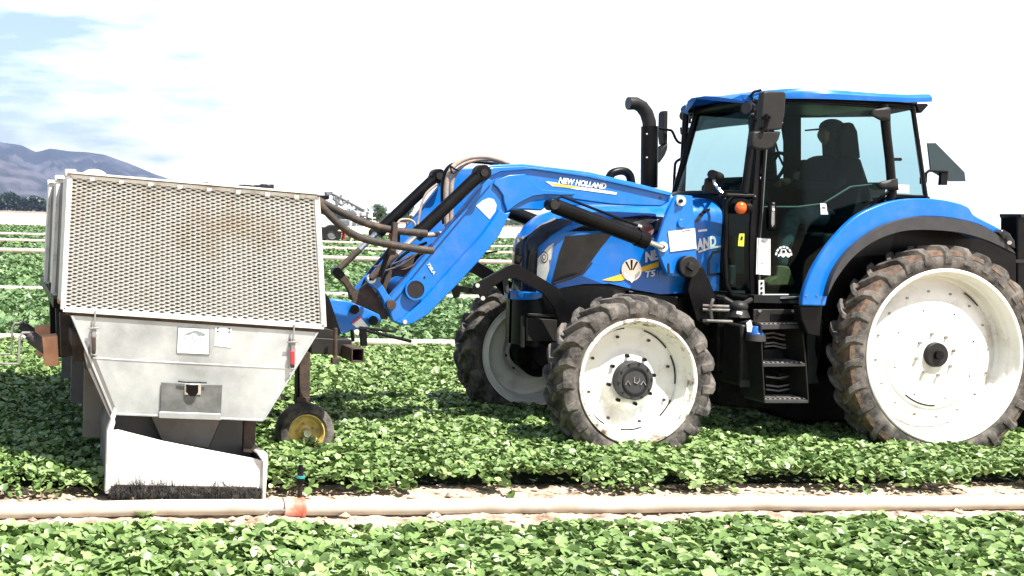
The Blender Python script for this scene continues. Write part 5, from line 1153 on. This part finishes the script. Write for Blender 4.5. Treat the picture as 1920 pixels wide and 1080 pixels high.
    for i in range(750):
        px = random.uniform(205, 490); tall = (.5+.5*math.sin(px*.08)*math.sin(px*.031+1)) > .55
        py0 = random.uniform(911, 922)-(random.random()**2*16 if tall and random.random() < .3 else 0); py1 = py0+random.uniform(12, 24)
        py1 = min(py1, 941); a = W(px, py0, Yc-.02+random.uniform(-.015, .0)); b = W(px+random.gauss(0, 9), py1, Yc-.03+random.uniform(-.03, 0)); w = .0022
        c = a.lerp(b, .5)+Vector((random.uniform(-.012, .012), -.01, 0))
        br.add([a+Vector((-w, 0, 0)), a+Vector((w, 0, 0)), c+Vector((w, 0, 0)), c+Vector((-w, 0, 0)), b], [[0, 1, 2, 3], [3, 2, 4]])
    for cx_, hh, n in ((225, 30, 14), (262, 34, 26), (300, 30, 22), (322, 30, 12), (440, 18, 10), (350, 16, 6)):
        for k in range(n):
            px = cx_+random.gauss(0, 7); a = W(px, 914, Yc-.022); b = W(px+random.gauss(0, 6), 914-random.uniform(.3, 1)*hh, Yc-.03); w = .0020
            br.add([a+Vector((-w, 0, 0)), a+Vector((w, 0, 0)), b], [[0, 1, 2]])
    obj('bristle_skirt', br, 'bristle', chx, smooth=0)
    return h
h1 = make_hopper()
obj('side_strut', MB().plate([(159, 640), (165, 642), (180, 672), (217, 765), (219, 778), (211, 794), (205, 782), (163, 688), (158, 665)], YH-.0, ys=(YH+.01, YH+.04)), 'grey_sheet', h1, bevel=.003)
obj('side_strut_cap', MB().plate([(207, 781), (214, 764), (219, 770), (217, 782), (209, 795)], YH-.015, .02), 'alu_white', h1, bevel=.002)
HS = 1.38
obj('side_panel', MB().plate([(158, 690), (167, 692), (205, 780), (203, 822), (155, 820)], YH+.5, .03), 'grey_sheet', h1, bevel=.004)
h2 = part_copy(h1, dloc=(.0, HS, 0)); h3 = part_copy(h1, dloc=(.0, 2*HS, 0))
# frame: posts and rails joining the three hoppers
fr = MB()
for dy in (.35, 1.7, 3.1):
    for px in (150,):
        a, b = W(px, 590, YH), W(px, 690, YH); fr.box((a.x+.02, YH+dy, (a.z+b.z)/2), (.07, .07, a.z-b.z))
a = W(150, 640, YH); fr.box((a.x, YH+1.9, a.z), (.09, 3.5, .09))
obj('side_frame', fr, 'rust', hop, bevel=.005)
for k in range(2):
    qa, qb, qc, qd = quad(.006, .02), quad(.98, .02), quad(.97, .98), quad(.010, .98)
    obj('gap_shade_fill', MB().prism([(p.x, p.z) for p in (qa, qb, qc, qd)], YH+DEP+k*HS+.01, YH+(k+1)*HS-.02), 'black', hop)  # solid black filler stands in for the shade between the hoppers
for (x0_, x1_, y0_, y1_, Y0_, Y1_, mm_) in ((112, 134, 588, 668, 7.75, 7.85, 'rust'), (104, 122, 560, 670, 8.35, 8.45, 'dgrey'), (92, 106, 530, 640, 9.2, 9.3, 'black')):
    obj('side_upright', MB().plate([(x0_, y0_), (x1_, y0_+2), (x1_+4, y1_), (x0_+3, y1_)], Y0_, ys=(Y0_, Y1_)), mm_, hop, bevel=.004)
obj('side_rail', MB().plate([(100, 560), (128, 562), (128, 580), (100, 578)], 8.3, ys=(8.3, 11.0)), 'black', hop, bevel=.004)
obj('wood_block', MB().plate([(108, 556), (126, 558), (126, 570), (108, 568)], 8.2, ys=(8.1, 8.25)), 'orange_blk', hop, bevel=.004)
a = W(590, 650, 7.9); z_ = W(640, 668, 8.0).z
# main toolbar: square tube crossing in front of the carrier, open end towards the camera
tb = MB(); ex_ = W(671, 666, 7.75); ww = .088
for sx_ in (-1, 1): tb.box((ex_.x+sx_*(ww/2-.004), (7.75+10.7)/2, ex_.z), (.008, 10.7-7.75, ww*1.02))
for sz_ in (-1, 1): tb.box((ex_.x, (7.75+10.7)/2, ex_.z+sz_*(ww/2-.001)), (ww-.016, 10.7-7.75, .008))
obj('toolbar', tb, 'rust', hop, bevel=.002); obj('toolbar_bore', MB().box((ex_.x, 8.1, ex_.z), (ww-.018, .01, ww-.012)), 'black', hop)
obj('cross_beam', MB().plate([(583, 633), (660, 637), (660, 668), (583, 663)], 7.98, ys=(7.98, 8.08)), 'dgrey', hop, bevel=.006)
obj('beam_gusset', MB().plate([(588, 634), (600, 618), (612, 616), (634, 622), (634, 634)], 7.99, .03), 'dgrey', hop, bevel=.003)
obj('clamp_bolt', MB().tube([W(629, 615, 7.9), W(629, 682, 7.9)], .014, 10).box(W(628, 676, 7.9), (.05, .05, .04)), 'rust', hop, bevel=.003)
obj('hitch_rod', MB().tube([W(674, 616, 8.1), W(720, 628, 8.1), W(771, 640, 8.1)], .012, 8).tube([W(674, 614, 8.2), W(742, 622, 8.2)], .010, 8).tube([W(680, 616, 8.1), W(682, 648, 8.1)], .03, 4).tube([W(660, 618, 8.1), W(662, 640, 8.1)], .014, 8), 'black', hop)
# gauge wheel
YG = 8.38
lg = obj('wheel_leg', MB().plate([(562, 660), (582, 660), (581, 762), (561, 760)], YG, .075), 'rust', hop, bevel=.005)
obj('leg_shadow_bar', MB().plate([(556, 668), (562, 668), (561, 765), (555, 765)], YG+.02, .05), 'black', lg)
gc = W(571, 809, YG-.04); gw = bpy.data.objects.new('gauge_wheel', None); COL.objects.link(gw); gw.parent = hop; gw.location = gc-hop.location
rr = .213
obj('tyre', MB().lathe([(rr*.62, -.06), (rr*.72, -.075), (rr*.9, -.07), (rr*.985, -.045), (rr, 0), (rr*.985, .045), (rr*.9, .07), (rr*.72, .075), (rr*.62, .06)], gc, 56), 'tyre', gw)
M['rim_yellow'] = mat('worn_yellow_paint', (.62, .45, .12), .5, 0, (.32, .22, .08), 16, .45, .7)
rm = obj('rim', MB().lathe([(rr*.64, -.062), (rr*.60, -.066), (rr*.55, -.05), (rr*.52, -.02), (rr*.30, -.01), (rr*.22, -.03), (0, -.03)], gc, 48), 'rim_yellow', gw)
obj('hub', MB().cyly((gc.x, gc.z), .036, gc.y-.03, gc.y-.085, 20, .026), 'chrome', gw); nuts(rm, gc, .062, 5, -.016, 1, .007, .014, 'steel', .5)
obj('wheel_bracket', MB().plate([(556, 745), (584, 745), (582, 772), (574, 776), (560, 772)], YG-.01, .09), 'rust', gw, bevel=.004)
# far gauge wheel
g2 = part_copy(gw, dloc=(0, 1.62, 0)); l2 = part_copy(lg, dloc=(0, 1.62, 0))
# thick brown air hoses
htube('air_hose', [(590, 368), (600, 377), (640, 398), (690, 420), (740, 432), (780, 436), (800, 438)], 8.3, .028, 'hose', hop)
htube('air_hose', [(592, 372), (612, 397), (645, 428), (680, 447), (735, 459), (790, 468), (812, 470)], 8.2, .028, 'hose', hop)
obj('hose_post', MB().plate([(738, 416), (747, 418), (742, 478), (730, 478), (736, 440)], 8.25, .04), 'rust', hop, bevel=.003)
obj('hose_post', MB().tube([W(735, 455, 8.4), W(722, 490, 8.4), W(712, 520, 8.4)], .02, 8), 'black', hop)
obj('corner_bracket', MB().plate([(592, 366), (618, 366), (617, 374), (596, 376)], 8.3, .2), 'black', hop, bevel=.004)
obj('upright', MB().plate([(604, 540), (618, 560), (640, 625), (620, 640), (606, 625)], 8.05, .05), 'black', hop, bevel=.004)
# left row markers: grey cylinders, orange blocks, wire guards
for (cx_, cy_, Y_) in ((92, 658, 7.55), (78, 640, 8.35)):
    bk = obj('orange_block', MB().plate([(cx_-13, cy_-26), (cx_+16, cy_-29), (cx_+19, cy_+28), (cx_-8, cy_+29)], Y_, ys=(Y_, Y_+.14)), 'orange_blk', hop, bevel=.006)
    a = W(cx_-34, cy_-26, Y_+.05); b = W(cx_-4, cy_-4, Y_+.05); obj('grey_roller', MB().cyl(a, b, .042, n=20).cyl(a-(b-a)*.2, a, .030, n=16), 'rubber_trim', bk, bevel=.003)
    g_ = MB().tube([W(cx_-30, cy_-34, Y_+.05), W(cx_-50, cy_-34, Y_+.05), W(cx_-55, cy_-26, Y_+.05), W(cx_-57, cy_+24, Y_+.05), W(cx_-95, cy_+24, Y_+.05)], .009, 8)
    obj('wire_guard', g_, 'steel', bk)
# odds and ends on top of the rear hoppers
obj('hinge_block', MB().plate([(373, 342), (391, 342), (391, 349), (386, 349), (382, 347), (378, 349), (373, 349)], 8.4, .05), 'black', hop)
tp = MB().plate([(449, 346), (490, 347), (490, 355), (449, 354)], 8.6, .04); tp.plate([(490, 345), (514, 346), (514, 360), (490, 358)], 8.6, .06); obj('motor_block', tp, 'navy', hop, bevel=.004)
obj('vent_cap', MB().plate([(540, 364), (550, 359), (564, 359), (566, 366)], 8.6, .08), 'grey_sheet', hop, bevel=.004)

# ================================================================== FAR HARVEST CREW
YB = 83.0
def pxs(px, py, Y=YB): return W(px, py, Y)
fm = empty('harvest_machine', pxs(620, 457), 'white and grey harvest machine with big dark wheel and sloping conveyor far behind the hopper', 'harvester')
M['far_white'] = mat('far_white_paint', (.6, .6, .6), .5); M['far_grey'] = mat('far_grey_paint', (.16, .16, .165), .6)
def farwheel(cx, cy, r_, par, Y=YB):
    c = pxs(cx, cy, Y); k = bpy.data.objects.new('wheel', None); COL.objects.link(k); k.parent = par; k.location = c-org(par); rr_ = r_*S(Y, c.x)
    obj('tyre', MB().lathe([(rr_*.5, -.25), (rr_*.9, -.28), (rr_, -.2), (rr_, .2), (rr_*.9, .28), (rr_*.5, .25)], c, 32), 'dgrey', k)
    obj('rim', MB().lathe([(rr_*.55, -.25), (rr_*.45, -.1), (rr_*.2, -.12), (0, -.12)], c, 24), 'far_grey', k)
    return k
farwheel(621, 439, 18, fm); farwheel(592, 439, 18, fm)
obj('engine_hood', MB().plate([(570, 402), (600, 400), (618, 408), (628, 424), (600, 428), (570, 428)], YB, 2), 'far_white', fm, bevel=.05)
obj('cab', MB().plate([(565, 372), (590, 372), (594, 402), (565, 402)], YB, 1.8), 'far_grey', fm, bevel=.05)
cv = MB()
for a, b in (((622, 363), (690, 398)), ((624, 372), (640, 385)), ((640, 366), (632, 385)), ((654, 375), (640, 385)), ((690, 398), (690, 420)), ((630, 365), (632, 400))): cv.tube([pxs(*a), pxs(*b)], .09, 6)
for k in range(8): cv.tube([pxs(lerp(622, 690, k/8), lerp(363, 398, k/8)), pxs(lerp(622, 690, (k+.6)/8), lerp(370, 402, (k+.6)/8))], .05, 5)
cv.plate([(612, 360), (624, 359), (625, 366), (613, 366)], YB, .6); obj('conveyor', cv, 'far_grey', fm)
dk_ = MB().plate([(655, 412), (706, 414), (706, 424), (655, 424)], YB, 2.2); dk_.plate([(664, 395), (700, 396), (698, 406), (672, 405)], YB, 2.0)
obj('packing_platform', dk_, 'far_white', fm, bevel=.05)
rl = MB()
for x_ in range(656, 704, 6): rl.tube([pxs(x_, 406), pxs(x_, 430)], .05, 5)
rl.tube([pxs(655, 407), pxs(704, 409)], .05, 5); obj('railing', rl, 'far_white', fm)
bx_ = MB()
for x_, y_, w_ in ((678, 398, 8), (690, 402, 9), (668, 403, 6), (684, 392, 5)): bx_.plate([(x_, y_), (x_+w_, y_), (x_+w_, y_+6), (x_, y_+6)], YB-.4, .5)
obj('packing_box', bx_, 'far_white', fm)
obj('tow_bar', MB().tube([pxs(626, 425), pxs(650, 432), pxs(662, 440)], .08, 6), 'far_grey', fm); farwheel(700, 436, 8, fm)
M['far_red'] = mat('red_jacket', (.55, .03, .06), .8); M['far_green'] = mat('green_jacket', (.15, .45, .3), .8); M['far_tan'] = mat('tan_trousers', (.5, .42, .3), .9); M['far_blue'] = mat('blue_jacket', (.06, .22, .55), .8)
def crouch(px, py, hh, m_, label, Y=YB-1.5, m2='far_tan', flip=1):
    b = pxs(px, py, Y)-Vector((0, 0, .25)); f = flip; rt = empty('person', b, label, 'person')
    V = lambda x, y, z: tuple(b+Vector((x*hh*f, y*hh, z*hh)))
    body('body', [[(V(.15, 0, .55), .16*hh), (V(.02, 0, .70), .19*hh), (V(-.2, 0, .72), .17*hh), (V(-.33, 0, .72), .05*hh), (V(-.42, 0, .66), .085*hh), (V(-.46, 0, .60), .07*hh)],
                  [(V(-.2, 0, .72), .17*hh), (V(-.24, -.14, .66), .05*hh), (V(-.26, -.16, .42), .04*hh), (V(-.3, -.14, .22), .035*hh)],
                  [(V(-.2, 0, .72), .17*hh), (V(-.24, .14, .66), .05*hh), (V(-.26, .16, .42), .04*hh), (V(-.3, .14, .22), .035*hh)]], m_, rt, sub=1)
    body('trousers', [[(V(.16, 0, .55), .12*hh), (V(.12, -.1, .45), .08*hh), (V(.0, -.12, .26), .06*hh), (V(.1, -.12, .02), .05*hh)], [(V(.16, 0, .55), .12*hh), (V(.14, .1, .45), .08*hh), (V(.06, .12, .26), .06*hh), (V(.16, .12, .02), .05*hh)]], m2, rt, sub=1)
    obj('hat', MB().sphere(V(-.43, 0, .72), .10*hh, 10, (1.3, 1.3, .5)), 'far_tan', rt)
crouch(655, 458, 1.65, 'far_red', 'field worker in a red jacket bending down beside the big dark wheel')
crouch(668, 458, 1.15, 'far_green', 'field worker in a pale green top crouching right of the red jacket', flip=1)
crouch(680, 457, 1.05, 'fabric', 'field worker in black crouching rightmost in the row', m2='fabric')
crouch(757, 457, 1.6, 'far_blue', 'field worker in a blue jacket seen through the gap beside the loader arm')
cr8 = MB().plate([(735, 438), (748, 438), (748, 447), (735, 447)], YB, .8); setp(obj('crate', cr8, 'far_red', at=pxs(741, 447)), 'small red crate seen behind the rusty hose post', 'crate')

# ================================================================== HAZE
hz = MB().box((2850, 5550, 399), (21400, 12000, 800))
hm = bpy.data.materials.new('haze_air'); hm.use_nodes = True; hn = hm.node_tree.nodes; hn.clear()
ho = hn.new('ShaderNodeOutputMaterial'); hv = hn.new('ShaderNodeVolumePrincipled'); hv.inputs['Color'].default_value = (.42, .58, 1, 1); hv.inputs['Density'].default_value = 5.5e-5; hv.inputs['Anisotropy'].default_value = .2
hm.node_tree.links.new(hv.outputs[0], ho.inputs['Volume'])
setp(obj('haze', hz, hm, smooth=0), 'thin pale blue haze over the far field and mountains', 'haze', kind='stuff')
